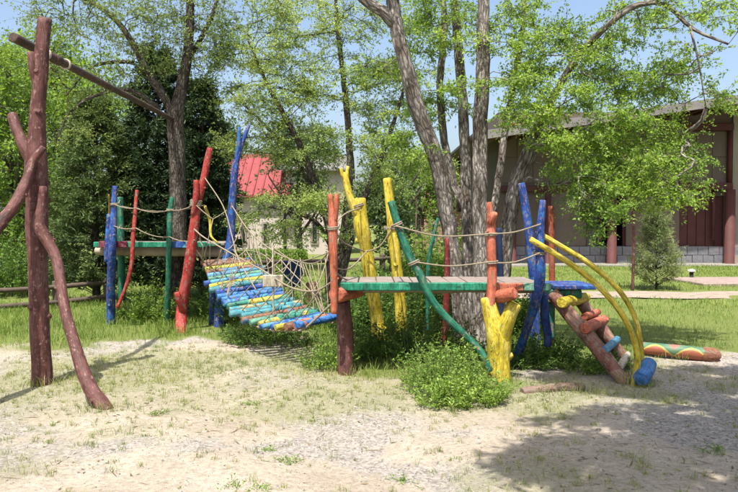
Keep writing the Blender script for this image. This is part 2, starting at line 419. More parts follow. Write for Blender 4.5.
m, N, L, b = nt('sandy_ground')
tc = nd(N, 'TexCoord')
n1 = nd(N, 'TexNoise', Scale=1.3, Detail=6.0); n2 = nd(N, 'TexNoise', Scale=26.0, Detail=7.0, Roughness=.78)
n3 = nd(N, 'TexNoise', Scale=130.0, Detail=3.0); vo = nd(N, 'TexVoronoi', Scale=48.0); n4 = nd(N, 'TexNoise', Scale=9.0, Detail=8.0, Roughness=.75)
for q in (n1, n2, n3, n4, vo): L.new(tc.outputs['Object'], q.inputs['Vector'])
sand = ramp(N, [(.3, (.365, .308, .245)), (.7, (.475, .418, .342))]); L.new(n1.outputs[0], sand.inputs[0])
sand2 = ramp(N, [(.3, (.52, .49, .46)), (.52, (.95, .94, .92)), (.7, (1.15, 1.13, 1.1))]); L.new(n2.outputs[0], sand2.inputs[0])
c = mixc(N, L, 1.0, sand.outputs[0], sand2.outputs[0], 'MULTIPLY')
gravc = ramp(N, [(0, (.15, .135, .12)), (.4, (.29, .26, .23)), (.75, (.41, .37, .325)), (1, (.22, .195, .175))]); L.new(vo.outputs['Color'], gravc.inputs[0])
def attr(n): return nd(N, 'Attribute', attribute_name=n).outputs['Fac']
def thr(src, noise_out, lo, hi, k=.6):
    a_ = nd(N, 'Math', operation='MULTIPLY_ADD'); L.new(noise_out, a_.inputs[0]); a_.inputs[1].default_value = k; L.new(src, a_.inputs[2])
    r_ = ramp(N, [(lo, (0, 0, 0)), (hi, (1, 1, 1))]); L.new(a_.outputs[0], r_.inputs[0]); return r_.outputs[0]
c = mixc(N, L, thr(attr('m_gravel'), n4.outputs[0], .8, 1.7, 1.1), c, gravc.outputs[0])
spg = ramp(N, [(.35, (.20, .195, .11)), (.7, (.34, .315, .22))]); L.new(n2.outputs[0], spg.inputs[0])
c = mixc(N, L, thr(attr('m_sparse'), n4.outputs[0], .62, 1.4, 1.0), c, spg.outputs[0])
lawn = ramp(N, [(.3, (.085, .115, .03)), (.55, (.14, .17, .045)), (.75, (.24, .22, .10))]); L.new(n2.outputs[0], lawn.inputs[0])
c = mixc(N, L, thr(attr('m_grass'), n2.outputs[0], .5, .85, .6), c, lawn.outputs[0])
L.new(c, b.inputs['Base Color']); b.inputs['Roughness'].default_value = .95; b.inputs['Specular IOR Level'].default_value = .15
bp = nd(N, 'Bump', Strength=1.0, Distance=.022); ad = nd(N, 'Math', operation='MULTIPLY_ADD')
L.new(n3.outputs[0], ad.inputs[0]); ad.inputs[1].default_value = .35; L.new(n2.outputs[0], ad.inputs[2]); L.new(ad.outputs[0], bp.inputs['Height'])
L.new(bp.outputs[0], b.inputs['Normal'])
tag(link('ground', gme, m), kind='structure')

# the trodden path across the lawn, and the paved apron of the hall
M['path'] = plain('pale_path', (.25, .20, .155), .95, .3, 4, .5, 60)
mb = MB(); px_ = np.linspace(2.5, 40, 60); w0 = 15.3 + .12 * np.sin(px_ * .8); w1 = 16.9 + .15 * np.sin(px_ * .6 + 1)
V = np.concatenate([np.stack([px_, w0, gz(px_, w0) + .022], 1), np.stack([px_, w1, gz(px_, w1) + .022], 1)])
mb.add(V, [[i, i + 1, 61 + i, 60 + i] for i in range(59)])
tag(mb.build('path', M['path']), kind='structure')

# ------------------------------------------------------------------ grass, dry stalks, pebbles
def blades(name, pos, h, wd, lean, mat, seed, label):
    rg = np.random.RandomState(seed); n = len(pos)
    a = rg.uniform(0, 6.28, n); s = np.stack([np.cos(a), np.sin(a), 0 * a], 1)
    la = rg.uniform(0, 6.28, n); ld = np.stack([np.cos(la), np.sin(la), 0 * la], 1) * (lean * rg.uniform(.2, 1.3, n))[:, None]
    up = np.array([0, 0, 1.0])
    b0 = pos - s * wd[:, None] / 2; b1 = pos + s * wd[:, None] / 2
    mid = pos + up * (h * .55)[:, None] + ld * .3 * h[:, None]
    m0 = mid - s * wd[:, None] * .4; m1 = mid + s * wd[:, None] * .4
    tip = pos + up * (h * (1 - .25 * np.minimum(lean, 1)))[:, None] + ld * h[:, None]
    V = np.stack([b0, b1, m1, m0, tip], 1).reshape(-1, 3); k = np.arange(n) * 5
    Q = np.stack([k, k + 1, k + 2, k + 3], 1); T = np.stack([k + 3, k + 2, k + 4], 1)
    o = link(name, make_mesh(name, V, Q, T, None, False), mat)
    return tag(o, label, 'grass', kind='stuff')

def scatter(n, x0, x1, y0, y1, prob, seed):
    rg = np.random.RandomState(seed); x = rg.uniform(x0, x1, n); y = rg.uniform(y0, y1, n)
    k = rg.uniform(0, 1, n) < prob(x, y); x, y = x[k], y[k]
    return np.stack([x, y, gz(x, y) - .005], 1)
inview = lambda x, y: (np.abs(x) < y * .56 + 1.2)
off_path = lambda x, y: ~((x > 2.2) & (y > 15.1) & (y < 17.1))
rg = np.random.RandomState(5)
# long meadow grass round the platforms
def p_long(x, y): return grass_mask(x, y) ** 1.9 * inview(x, y) * (.35 + .65 * sstep(-.5, .4, vnoise(x, y, 3.0, 33))) * np.where((x > 2.9), .45, 1.0)
p = scatter(90000, -8, 8, 7, 14, p_long, 1); n = len(p)
blades('meadow_grass', p, rg.uniform(.05, .21, n) * (.55 + .45 * (p[:, 0] < 2.6)), rg.uniform(.004, .009, n), .55, M['grass'], 2, 'long green meadow grass growing under and behind the climbing frame')
def p_lawn(x, y): return inview(x, y) * off_path(x, y) * (.5 + .5 * sstep(-.6, .3, vnoise(x, y, 1.2, 35)))
p = scatter(90000, -17, 17, 13.5, 28.5, p_lawn, 3); n = len(p)
blades('lawn_grass', p, rg.uniform(.04, .13, n), rg.uniform(.008, .018, n), .7, M['grass'], 4, 'short mown lawn behind the playground reaching to the hall')
def p_sp(x, y):
    return sparse_mask(x, y) ** 1.4 * (1 - .8 * grass_mask(x, y)) * inview(x, y) * sstep(-.6, .9, vnoise(x, y, 9, 37) + .3)
p = scatter(110000, -6, 6, 2.8, 9.5, p_sp, 5); n = len(p)
blades('sparse_dry_grass', p, rg.uniform(.012, .06, n), rg.uniform(.0025, .005, n), .9, M['dry'], 6, 'thin yellowish grass sprouting through the pale sand')
# tufts of young grass dotted over the sand
rgt = np.random.RandomState(71); cpos = scatter(17000, -5.5, 6, 2.8, 10, lambda x, y: (sparse_mask(x, y) * .8 + .06) * (1 - .7 * grass_mask(x, y)) * inview(x, y), 72)
cnum = rgt.randint(5, 26, len(cpos)); csz = rgt.uniform(.35, 1.25, len(cpos)) ** 1.5; pt = np.repeat(cpos, cnum, 0); sz = np.repeat(csz, cnum)
aa = rgt.uniform(0, 6.28, len(pt)); qq = rgt.uniform(0, 1, len(pt)) * .045 * sz; pt = pt + np.stack([np.cos(aa) * qq, np.sin(aa) * qq, 0 * aa], 1)
blades('grass_tufts', pt, rgt.uniform(.02, .075, len(pt)) * sz, rgt.uniform(.002, .0045, len(pt)), .8, M['grasspale'], 73, 'tiny pale green grass tufts dotted over the bare sand')
# grass growing up round the feet of the posts
feet = [G(42, 386), G(108, 411), G(112, 322), G(168, 318), G(181, 332), G(346, 373), G(499, 381), G(513, 364), G(628, 381), G(640, 384), G(643, 386), G(680, 357), G(545, 392), G(575, 390), G(381, 349)]
fp = np.concatenate([f + np.stack([rgt.normal(0, .11, 90), rgt.normal(0, .08, 90) - .04, 0 * np.arange(90)], 1) for f in feet])
blades('foot_grass', fp, rgt.uniform(.04, .17, len(fp)), rgt.uniform(.003, .006, len(fp)), .6, M['grasspale'], 74, 'grass growing up round the feet of the posts')
# dry leaves and twigs lying about
lp_ = scatter(5200, -5.5, 6, 2.8, 10.5, lambda x, y: inview(x, y) * (.25 + .75 * sstep(-.2, .6, vnoise(x, y, 2.2, 44))) * (1 - .6 * grass_mask(x, y)), 75); nl_ = len(lp_)
aa = rgt.uniform(0, 6.28, nl_); dv_ = np.stack([np.cos(aa), np.sin(aa), rgt.uniform(-.1, .35, nl_)], 1); sv_ = np.stack([-np.sin(aa), np.cos(aa), rgt.uniform(-.3, .3, nl_)], 1)
ls_ = rgt.uniform(.012, .032, nl_)[:, None]; wd_ = np.where(rgt.uniform(0, 1, nl_) > .45, .28, .05)[:, None]; ls_ = np.where(wd_ < .1, ls_ * 3.2, ls_)
c0 = lp_ + np.array([0, 0, .009]); LV = np.stack([c0 - dv_ * ls_, c0 + sv_ * ls_ * wd_, c0 + dv_ * ls_, c0 - sv_ * ls_ * wd_], 1).reshape(-1, 3); kk = np.arange(nl_) * 4
M['litter'] = leafm('dry_litter', [(.07, .045, .03), (.16, .11, .07), (.26, .19, .12), (.20, .16, .10)], .1)
tag(link('leaf_litter', make_mesh('leaf_litter', LV, np.stack([kk, kk + 1, kk + 2, kk + 3], 1), None, None, False), M['litter']), 'dry brown leaves and broken twigs littering the sand', 'leaf litter', kind='stuff')
# gravel
p = scatter(200000, -5.5, 6, 2.8, 10, lambda x, y: (gravel_mask(x, y) ** 1.2 * .8 + .12) * (1 - .9 * grass_mask(x, y)) * inview(x, y) * np.clip(7 / (y + .1) - .45, .15, 1), 7)
n = len(p); s = rg.uniform(.005, .0125, n) * (1 + .6 * (rg.uniform(0, 1, n) > .96)); oc = np.array([[1, 0, 0], [-1, 0, 0], [0, 1, 0], [0, -1, 0], [0, 0, 1], [0, 0, -1]], float)
V = p[:, None] + oc[None] * s[:, None, None] * rg.uniform(.6, 1.3, (n, 6, 1)) * np.array([1, 1, .7]) + np.array([0, 0, .002])
F = np.array([[0, 2, 4], [2, 1, 4], [1, 3, 4], [3, 0, 4]]); T = (np.arange(n)[:, None, None] * 6 + F[None]).reshape(-1, 3)
m, N, L, b = nt('gravel'); g = nd(N, 'NewGeometry'); r = ramp(N, [(0, (.07, .065, .06)), (.5, (.19, .17, .155)), (1, (.34, .30, .26))]); L.new(g.outputs['Random Per Island'], r.inputs[0])
L.new(r.outputs[0], b.inputs['Base Color']); b.inputs['Roughness'].default_value = .85
tag(link('gravel', make_mesh('gravel', V.reshape(-1, 3), None, T, None, False), m), 'small grey and tan pebbles strewn over the sand', 'gravel', kind='stuff')

# ------------------------------------------------------------------ trees and plants
def leaf_geom(pos, dr, size, rg, width=.55, droop=.25):
    """diamond leaves folded along the midrib"""
    n = len(pos); dr = dr + rg.normal(0, .35, (n, 3)); dr[:, 2] -= droop; dr /= np.linalg.norm(dr, axis=1, keepdims=True) + 1e-9
    nr = rg.normal(0, .7, (n, 3)) + np.array([0, 0, .9]); sd_ = np.cross(dr, nr); sd_ /= np.linalg.norm(sd_, axis=1, keepdims=True) + 1e-9
    up = np.cross(sd_, dr); S = size[:, None]
    a = pos; b_ = pos + dr * S * .45 + sd_ * S * width * .5 + up * S * .08; c_ = pos + dr * S; d_ = pos + dr * S * .45 - sd_ * S * width * .5 + up * S * .08
    V = np.stack([a, b_, c_, d_], 1).reshape(-1, 3); k = np.arange(n) * 4
    return V, np.stack([k, k + 1, k + 2, k + 3], 1)

def bark_rough(seed, amp=.07):
    rg = np.random.RandomState(seed); K = [(rg.randint(2, 12), rg.uniform(-2.2, 2.2), rg.uniform(0, 6.28), rg.uniform(.3, 1)) for _ in range(10)]
    def f(th, s):
        o = 0
        for k, ws, ph, a in K: o = o + a * np.sin(k * th + ws * s + ph + .8 * np.sin(3.1 * s + ph))
        return amp * o / 2.4
    return f

def tree(name, label, cat, limbs, clumps, leaf, bk, seed, leaf_size=.05, twigs=7, leaves=12, twig_len=.35, base=None, group=None,
         r_tip=.0055, droop=.15, hang=.0, width=.55, limb_sides=18, flat=.5, dens=1.0):
    rg = np.random.RandomState(seed)
    base = np.array(base if base is not None else [limbs[0][0][0][0], limbs[0][0][0][1], 0.0])
    t = thing(name, label, cat, base, group)
    bm_ = MB(); NP = []; NT = []; ND = []; par = []; isl = []
    for li, (pts, rad) in enumerate(limbs):
        p, r = catmull(pts, .12, rad)
        if limb_sides > 10: p = p + rg.normal(0, .004, p.shape)
        bm_.tube(p, r, limb_sides, .03, seed + li, True, bark_rough(seed + li) if limb_sides > 10 else None)
        tg = np.gradient(p, axis=0); tg /= np.linalg.norm(tg, axis=1, keepdims=True)
        for i in range(len(p)): NP.append(p[i]); NT.append(tg[i]); ND.append(0.0); par.append(-1); isl.append(True)
    A = []
    for (c, rad, n) in clumps:
        n = max(2, int(n * dens))
        c = np.asarray(c, float); rad = np.asarray(rad, float)
        q = rg.normal(0, 1, (n, 3)); q /= np.linalg.norm(q, axis=1, keepdims=True); q *= rg.uniform(.15, 1, (n, 1)) ** (1 / 2.2)
        A.append(c + q * rad)
    A = np.concatenate(A)
    cap = 60000; NPa = np.zeros((cap, 3)); NDa = np.zeros(cap); n0 = len(NP); NPa[:n0] = NP; cnt = n0
    NTl = list(NT); cn = [0] * n0; paths = []
    limb_z = np.array(NP)
    d0 = np.array([np.min(np.linalg.norm(limb_z - a, axis=1)) for a in A]); order = np.argsort(d0)
    for ai in order:
        a = A[ai]; v = a - NPa[:cnt]; dist = np.linalg.norm(v, axis=1)
        cost = dist + .22 * NDa[:cnt] + .35 * np.maximum(0, -v[:, 2])
        j = int(np.argmin(cost)); d = dist[j]
        if d < .05: continue
        k = max(2, int(d / .16)); s0 = NPa[j]; tg = np.asarray(NTl[j])
        ctrl = s0 + tg * d * .32 + (a - s0) * .22 + np.array([0, 0, .10 * d])
        tt = np.linspace(0, 1, k + 1)[1:, None]
        q = (1 - tt) ** 2 * s0 + 2 * tt * (1 - tt) * ctrl + tt ** 2 * a
        q[:-1] += rg.normal(0, .018 * min(1, d), (k - 1, 3))
        if cnt + k > cap: break
        full = np.concatenate([[s0], q]); idx = [j]; prev = j
        for i in range(k):
            NPa[cnt] = q[i]; NDa[cnt] = NDa[j] + d * (i + 1) / k
            tv = full[i + 1] - full[i]; NTl.append(tv / (np.linalg.norm(tv) + 1e-9)); par.append(prev); cn.append(0); idx.append(cnt); prev = cnt; cnt += 1
        paths.append(idx)
        z = prev
        while z >= n0: cn[z] += 1; z = par[z]
    for idx in paths:
        r = np.array([r_tip * max(1, cn[i]) ** .46 for i in idx]); r[0] = r[1]
        bm_.tube(NPa[idx], r, 8 if r[0] > .03 else (5 if r[0] > .012 else 3), .04, seed, False)
    # twigs and leaves round every branch tip and along the fine branches
    tips = np.array([[*NPa[i[-1]], *NTl[i[-1]]] for i in paths] + [[*NPa[i[len(i) // 2]], *NTl[i[len(i) // 2]]] for i in paths if cn[i[-1]] < 3])
    tp = np.repeat(tips[:, :3], twigs, 0); tdr = np.repeat(tips[:, 3:], twigs, 0); n = len(tp)
    td = tdr * .5 + rg.normal(0, .75, (n, 3)) * np.array([1, 1, flat]); td[:, 2] -= hang; td /= np.linalg.norm(td, axis=1, keepdims=True)
    tl = twig_len * rg.uniform(.45, 1.25, n)
    e1 = tp + td * (tl * .5)[:, None] + rg.normal(0, .02, (n, 3)); e2 = tp + td * tl[:, None] + rg.normal(0, .03, (n, 3)); e2[:, 2] -= droop * tl * .5
    # twig as a thin three sided spike
    s1 = np.cross(td, [0.3, .2, .93]); s1 /= np.linalg.norm(s1, axis=1, keepdims=True) + 1e-9; s2 = np.cross(td, s1); rr = .0028
    V = np.stack([tp + s1 * rr, tp - s1 * rr * .5 + s2 * rr, tp - s1 * rr * .5 - s2 * rr, e1 + s1 * rr * .8, e1 - s1 * rr * .4 + s2 * rr * .8, e1 - s1 * rr * .4 - s2 * rr * .8, e2], 1).reshape(-1, 3)
    k = np.arange(n)[:, None] * 7
    Q = np.concatenate([k + np.array([[0, 1, 4, 3]]), k + np.array([[1, 2, 5, 4]]), k + np.array([[2, 0, 3, 5]])]); T = np.concatenate([k + np.array([[3, 4, 6]]), k + np.array([[4, 5, 6]]), k + np.array([[5, 3, 6]])])
    bm_.add(V, Q, T)
    bm_.build('trunk', bk, t)
    f = rg.uniform(.15, 1.05, (n, leaves)); lp = np.where((f < .5)[..., None], tp[:, None] + (e1 - tp)[:, None] * (f * 2)[..., None], e1[:, None] + (e2 - e1)[:, None] * (f * 2 - 1)[..., None])
    lp = lp.reshape(-1, 3) + rg.normal(0, leaf_size * .5, (n * leaves, 3)); ld = np.repeat(td, leaves, 0) * .6 + rg.normal(0, .7, (n * leaves, 3))
    V, Q = leaf_geom(lp, ld, leaf_size * rg.uniform(.45, 1.45, len(lp)), rg, width, droop)
    mbl = MB(); mbl.add(V, Q); mbl.build('crown', leaf, t, smooth=False, lc=False)
    return t

def pc(px, py, d, rx, ry, rz, n):     # a clump of foliage: pixel centre and half sizes in pixels, depth and half depth in metres
    return (P(px, py, d), (rx * d / FPX, rz, ry * d / FPX), n)

# --- the big old elm growing behind the platform: several stems from one foot
D = 9.35
limbs = [
 ([P(468, 352, D)*[1,1,0] - [0,0,.1], P(462, 320, D), P(456, 275, D), P(447, 215, D), P(436, 160, D-.1), P(418, 110, D-.2), P(405, 62, D-.3), P(396, 20, D-.3), P(388, -40, D-.3), P(384, -110, D-.4)], [.22, .125, .106, .105, .104, .10, .092, .084, .072, .05]),
 ([P(482, 352, D)*[1,1,0] - [0,0,.1], P(482, 315, D), P(481, 270, D), P(480, 200, D), P(480, 130, D), P(483, 60, D), P(484, 0, D), P(488, -80, D), P(492, -170, D)], [.22, .125, .104, .10, .095, .085, .075, .065, .045]),
 ([P(494, 348, D+.1)*[1,1,0] - [0,0,.1], P(500, 300, D+.1), P(506, 240, D+.1), P(514, 195, D), P(527, 158, D-.1), P(546, 112, D-.1), P(572, 66, D-.2), P(604, 28, D-.5), P(640, 4, D-.7), P(668, 6, D-.8), P(694, 30, D-.9), P(728, 44, D-1.)], [.2, .115, .098, .102, .095, .055, .045, .038, .034, .028, .02, .012]),
 ([P(470, 345, D+.5)*[1,1,0] - [0,0,.1], P(468, 270, D+.5), P(466, 180, D+.6), P(462, 90, D+.6), P(456, 20, D+.7), P(450, -60, D+.8)], [.14, .085, .075, .07, .06, .04]),
 ([P(462, 210, D+.6), P(446, 150, D+.8), P(440, 90, D+.9), P(444, 20, D+1.), P(440, -60, D+1.)], [.06, .055, .05, .045, .03]),
 ([P(396, 25, D-.3), P(384, 12, D-.35), P(368, 2, D-.4), P(345, -22, D-.5), P(318, -50, D-.6)], [.085, .075, .065, .05, .03]),
 ([P(484, 262, D+.08), P(490, 225, D+.22), P(498, 185, D+.3), P(507, 120, D+.4), P(520, 50, D+.5), P(528, -30, D+.6)], [.06, .056, .05, .045, .038, .025]),
 ([P(690, 26, D-.9), P(697, 55, D-.9), P(702, 80, D-.88), P(706, 108, D-.85)], [.016, .012, .009, .005]),
]
clumps = [pc(530, 118, 8.8, 34, 10, .4, 22), pc(560, 100, 8.9, 46, 12, .5, 38), pc(575, 140, 8.9, 52, 11, .5, 44), pc(625, 122, 8.9, 50, 11, .5, 40), pc(566, 165, 8.9, 22, 7, .4, 10),
 pc(620, 158, 8.8, 50, 9, .5, 40), pc(665, 140, 8.9, 36, 9, .4, 22), pc(590, 184, 8.8, 44, 9, .4, 32), pc(655, 182, 8.7, 44, 9, .4, 32), pc(610, 208, 8.7, 40, 8, .4, 20), pc(690, 160, 8.7, 26, 8, .3, 12), pc(668, 200, 8.6, 20, 7, .25, 9), pc(585, 228, 8.9, 20, 7, .3, 7),
 pc(640, 88, 9.1, 52, 14, .6, 40), pc(585, 66, 9.2, 46, 14, .6, 36), pc(530, 70, 9.4, 36, 18, .6, 26), pc(680, 62, 8.9, 40, 18, .6, 24), pc(700, 100, 8.9, 30, 14, .4, 14),
 pc(600, 30, 9.3, 46, 18, .7, 32), pc(520, 25, 9.7, 40, 22, .8, 24), pc(455, 12, 9.9, 50, 22, .9, 26), pc(420, 12, 9.5, 40, 20, .8, 18), pc(640, -40, 9.0, 80, 30, 1.0, 36), pc(500, -70, 9.6, 130, 40, 1.2, 60),
 pc(380, -50, 9.2, 80, 35, 1.0, 36), pc(430, 110, 10.2, 40, 22, .6, 18), pc(425, 160, 10.2, 30, 16, .5, 10), pc(402, 138, 9.3, 20, 6, .25, 9), pc(415, 152, 9.2, 14, 5, .2, 5), pc(730, 20, 8.6, 30, 20, .5, 12), pc(660, 15, 8.9, 40, 16, .5, 18), pc(455, 85, 9.0, 22, 8, .25, 8), pc(440, 50, 9.6, 55, 16, .6, 26), pc(385, 75, 9.8, 34, 16, .6, 16), pc(520, 85, 9.0, 26, 9, .4, 14), pc(545, 45, 9.2, 40, 12, .5, 24)]
tree('elm_tree', 'large old grey-barked elm with several stems rising behind the green-edged platform', 'tree', limbs, clumps, M['leaf_elm'], M['bark'], 101, .037, 6, 22, .29, dens=.56, r_tip=.004, base=[P(480, 350, D)[0], D, 0], hang=.1, flat=.45)

# --- young many-stemmed tree behind the log bridge
D = 13.6
g0 = [P(332, 300, D)[0], D, -.08]
limbs = [
 ([g0, P(334, 265, D), P(328, 225, D), P(312, 175, D), P(292, 130, D-.2), P(268, 85, D-.3), P(248, 40, D-.4)], [.11, .10, .075, .06, .05, .035, .02]),
 ([g0, P(340, 262, D), P(347, 215, D), P(350, 160, D), P(345, 95, D), P(338, 30, D), P(334, -30, D)], [.12, .10, .085, .07, .055, .04, .02]),
 ([g0, P(345, 260, D), P(362, 205, D+.1), P(384, 150, D+.2), P(402, 95, D+.3), P(410, 50, D+.3)], [.1, .085, .06, .045, .03, .02]),
 ([P(331, 245, D), P(316, 222, D-.2), P(292, 212, D-.4), P(262, 205, D-.6)], [.05, .04, .03, .015]),
 ([P(320, 200, D), P(296, 160, D+.3), P(262, 122, D+.5), P(228, 90, D+.6)], [.05, .04, .03, .015]),
]
clumps = [pc(250, 45, 13.2, 48, 28, 1.0, 60), pc(300, 20, 13.5, 60, 30, 1.1, 70), pc(270, 100, 13.2, 55, 26, 1.0, 60), pc(330, 80, 13.4, 50, 30, 1.0, 60), pc(380, 90, 13.8, 40, 30, .9, 40),
 pc(300, 145, 13.2, 60, 18, .9, 45), pc(360, 145, 13.6, 50, 20, .9, 36), pc(250, 138, 13.0, 36, 14, .7, 20), pc(390, 180, 13.8, 38, 14, .6, 18), pc(360, 20, 13.6, 45, 26, .9, 36), pc(300, 200, 13.0, 55, 14, .6, 34), pc(262, 220, 13.0, 34, 12, .5, 18), pc(310, 232, 13.0, 40, 12, .5, 18), pc(310, -45, 13.5, 90, 30, 1.2, 50), pc(395, 120, 13.8, 40, 20, .7, 26), pc(410, 70, 13.9, 36, 26, .8, 26), pc(425, 165, 14.0, 30, 16, .6, 14)]
tree('young_tree', 'slender many-stemmed young tree with light green crown behind the log bridge', 'tree', limbs, clumps, M['leaf_mid'], M['bark2'], 202, .042, 6, 20, .40, dens=.6, r_tip=.0048, hang=.05, flat=.4, limb_sides=12)

# --- tree that carries the far end of the swing beam
D = 12.5
g0 = [P(178, 310, D)[0], D, -.1]
limbs = [
 ([g0, P(178, 260, D), P(178, 200, D), P(177, 150, D), P(176, 115, D), P(181, 90, D), P(188, 50, D), P(190, 0, D), P(188, -60, D)], [.19, .15, .14, .135, .13, .1, .085, .07, .04]),
 ([P(176, 122, D), P(166, 100, D), P(148, 72, D-.1), P(134, 45, D-.2), P(118, 22, D-.3), P(98, 6, D-.4), P(70, -8, D-.6)], [.09, .08, .065, .055, .045, .035, .02]),
 ([P(160, 108, D), P(130, 90, D-.2), P(100, 94, D-.4), P(72, 110, D-.6), P(56, 140, D-.7)], [.045, .035, .028, .02, .01]),
 ([P(134, 62, D-.1), P(110, 62, D-.2), P(88, 70, D-.3), P(66, 96, D-.4)], [.035, .028, .02, .01]),
 ([P(186, 62, D), P(200, 40, D+.2), P(214, 10, D+.3), P(224, -30, D+.4)], [.05, .045, .035, .02]),
]
clumps = [pc(110, 30, 12.1, 50, 26, 1.0, 56), pc(160, 30, 12.4, 40, 30, .9, 44), pc(205, 50, 12.6, 30, 40, .8, 40), pc(90, 75, 11.9, 42, 22, .8, 28), pc(215, 15, 12.8, 34, 28, .8, 34), pc(130, -20, 12.3, 80, 24, 1.1, 44), pc(60, 10, 11.7, 40, 26, .8, 30), pc(150, 85, 12.4, 30, 18, .6, 14), pc(60, 130, 11.8, 26, 26, .5, 12)]
tree('shade_tree', 'grey-brown tree with a forked trunk holding the far end of the swing beam', 'tree', limbs, clumps, M['leaf_left'], M['bark2'], 303, .041, 5, 17, .42, dens=.55, r_tip=.0048, hang=.05, flat=.45)

# --- tree beside the photographer whose crown throws the dappled shade on the sand at the right
limbs = [([[4.9, 1.0, -.1], [4.8, 1.1, 1.5], [4.3, 1.7, 3.0], [3.5, 2.5, 4.2], [2.6, 3.1, 4.9], [1.7, 3.6, 5.4]], [.26, .2, .17, .13, .09, .04]),
         ([[4.3, 1.7, 3.0], [4.4, 2.6, 4.2], [4.2, 3.8, 5.2], [3.7, 4.6, 5.8]], [.12, .1, .07, .03]), ([[4.8, 1.1, 1.8], [5.5, 1.3, 3.5], [5.9, 1.5, 5.5], [5.8, 1.7, 7]], [.14, .12, .08, .03])]
clumps = [((1.3, 2.9, 5.5), (.8, .9, .4), 24), ((2.6, 3.7, 5.5), (1.1, 1.0, .5), 40), ((3.8, 4.6, 5.9), (1.0, .8, .5), 34), ((1.6, 1.8, 5.3), (.8, .8, .4), 26), ((3.0, 2.1, 5.4), (1.1, .9, .5), 34), ((5.5, 2.4, 6.6), (1.2, 1.2, .8), 40), ((4.8, 3.4, 6.2), (.9, 1., .5), 28), ((1.9, 4.6, 5.7), (.8, .7, .35), 22), ((.8, 2.3, 5.4), (.7, .7, .3), 30), ((2.1, 2.7, 5.5), (.8, .7, .3), 26), ((1.7, 4.7, 5.8), (.7, .6, .3), 22), ((3.0, 4.9, 5.9), (.8, .6, .3), 22)]
tree('overhanging_tree', 'broad tree beside the sandy clearing casting dappled shade over it', 'tree', limbs, clumps, M['leaf_elm'], M['bark'], 404, .07, 12, 13, .25, dens=1.25, hang=.05)

# --- background deciduous trees
def auto_tree(label, x, y, h, r, leaf, bk, seed, leaf_size=.12, n=150, twigs=6, leaves=9, z0=.25, group=None, stem=.12, name='broadleaf_tree', squat=1.0):
    rg = np.random.RandomState(seed); limbs = []; g = np.array([x, y, -.1])
    top = np.array([x + rg.uniform(-.3, .3), y, h * .9])
    limbs.append(([g, g + (top - g) * .3 + rg.normal(0, .08, 3) * [1, 1, 0], g + (top - g) * .65 + rg.normal(0, .15, 3) * [1, 1, 0], top], [stem, stem * .8, stem * .5, .02]))
    for k in range(5):
        a = rg.uniform(0, 6.28); f = rg.uniform(.25, .6); s = g + (top - g) * f; e = s + np.array([math.cos(a) * r * .65, math.sin(a) * r * .65, h * .28])
        limbs.append(([s, (s + e) / 2 + [0, 0, -.05 * h * .3], e], [stem * .5, stem * .35, .015]))
    cl = []
    for k in range(9):
        a = rg.uniform(0, 6.28); q = rg.uniform(.0, .62); zz = rg.uniform(z0 + .1, .9)
        prof = math.sin(min(1, max(.15, (zz - z0) / (1 - z0))) * math.pi) ** .5
        cl.append(((x + math.cos(a) * r * q * prof, y + math.sin(a) * r * q * prof, h * zz), (r * .48, r * .48, h * .15), n // 9))
    return tree(name, label, 'tree', limbs, cl, leaf, bk, seed, leaf_size, twigs, leaves, leaf_size * 6, group=group, limb_sides=8, r_tip=.008)

def px_x(px, d): return (px - 369) / FPX * d
auto_tree('bright green tree beyond the low fence, behind the dark red forked post', px_x(15, 19), 19, 6.3, 2.2, M['leaf_far'], M['bark2'], 501, .10, 260, z0=.05)
auto_tree('tall pale-stemmed birch with light leaves at the far edge of the lawn', px_x(-15, 24), 24, 9.5, 2.6, M['leaf_far'], M['birch'], 502, .12, 220, z0=.1)
auto_tree('rounded green tree standing between the birch and the dark junipers', px_x(62, 22), 22, 7.6, 2.3, M['leaf_far'], M['bark2'], 503, .12, 220, z0=.1)
auto_tree('dull green tree in the gap left of the red-roofed house', px_x(206, 27), 27, 6.0, 2.0, M['leaf_dull'], M['bark2'], 504, .13, 150, z0=.15)
auto_tree('loose-crowned tree in front of the white house wall', px_x(300, 25), 25, 5.5, 1.9, M['leaf_dull'], M['bark2'], 505, .11, 100, z0=.25)
auto_tree('small dark tree between the white house and the pink building', px_x(392, 24), 24, 4.6, 1.6, M['leaf_dull'], M['bark2'], 506, .11, 110, z0=.12)
auto_tree('green tree in front of the pink building', px_x(425, 30), 30, 5.0, 1.8, M['leaf_far'], M['bark2'], 507, .13, 90, z0=.3)
for i, (pxx, d, h) in enumerate([(130, 46, 8), (330, 60, 5.5), (395, 62, 5.5), (470, 58, 6), (-60, 40, 10), (40, 48, 9), (540, 56, 7), (215, 58, 6.5)]):
    t = auto_tree('distant grey-green tree on the skyline behind the buildings', px_x(pxx, d), d, h, 3.6, M['leaf_dull'], M['bark2'], 520 + i, .30, 80, 5, 8, z0=.05, group='trees on the skyline', stem=.2, name='distant_tree')

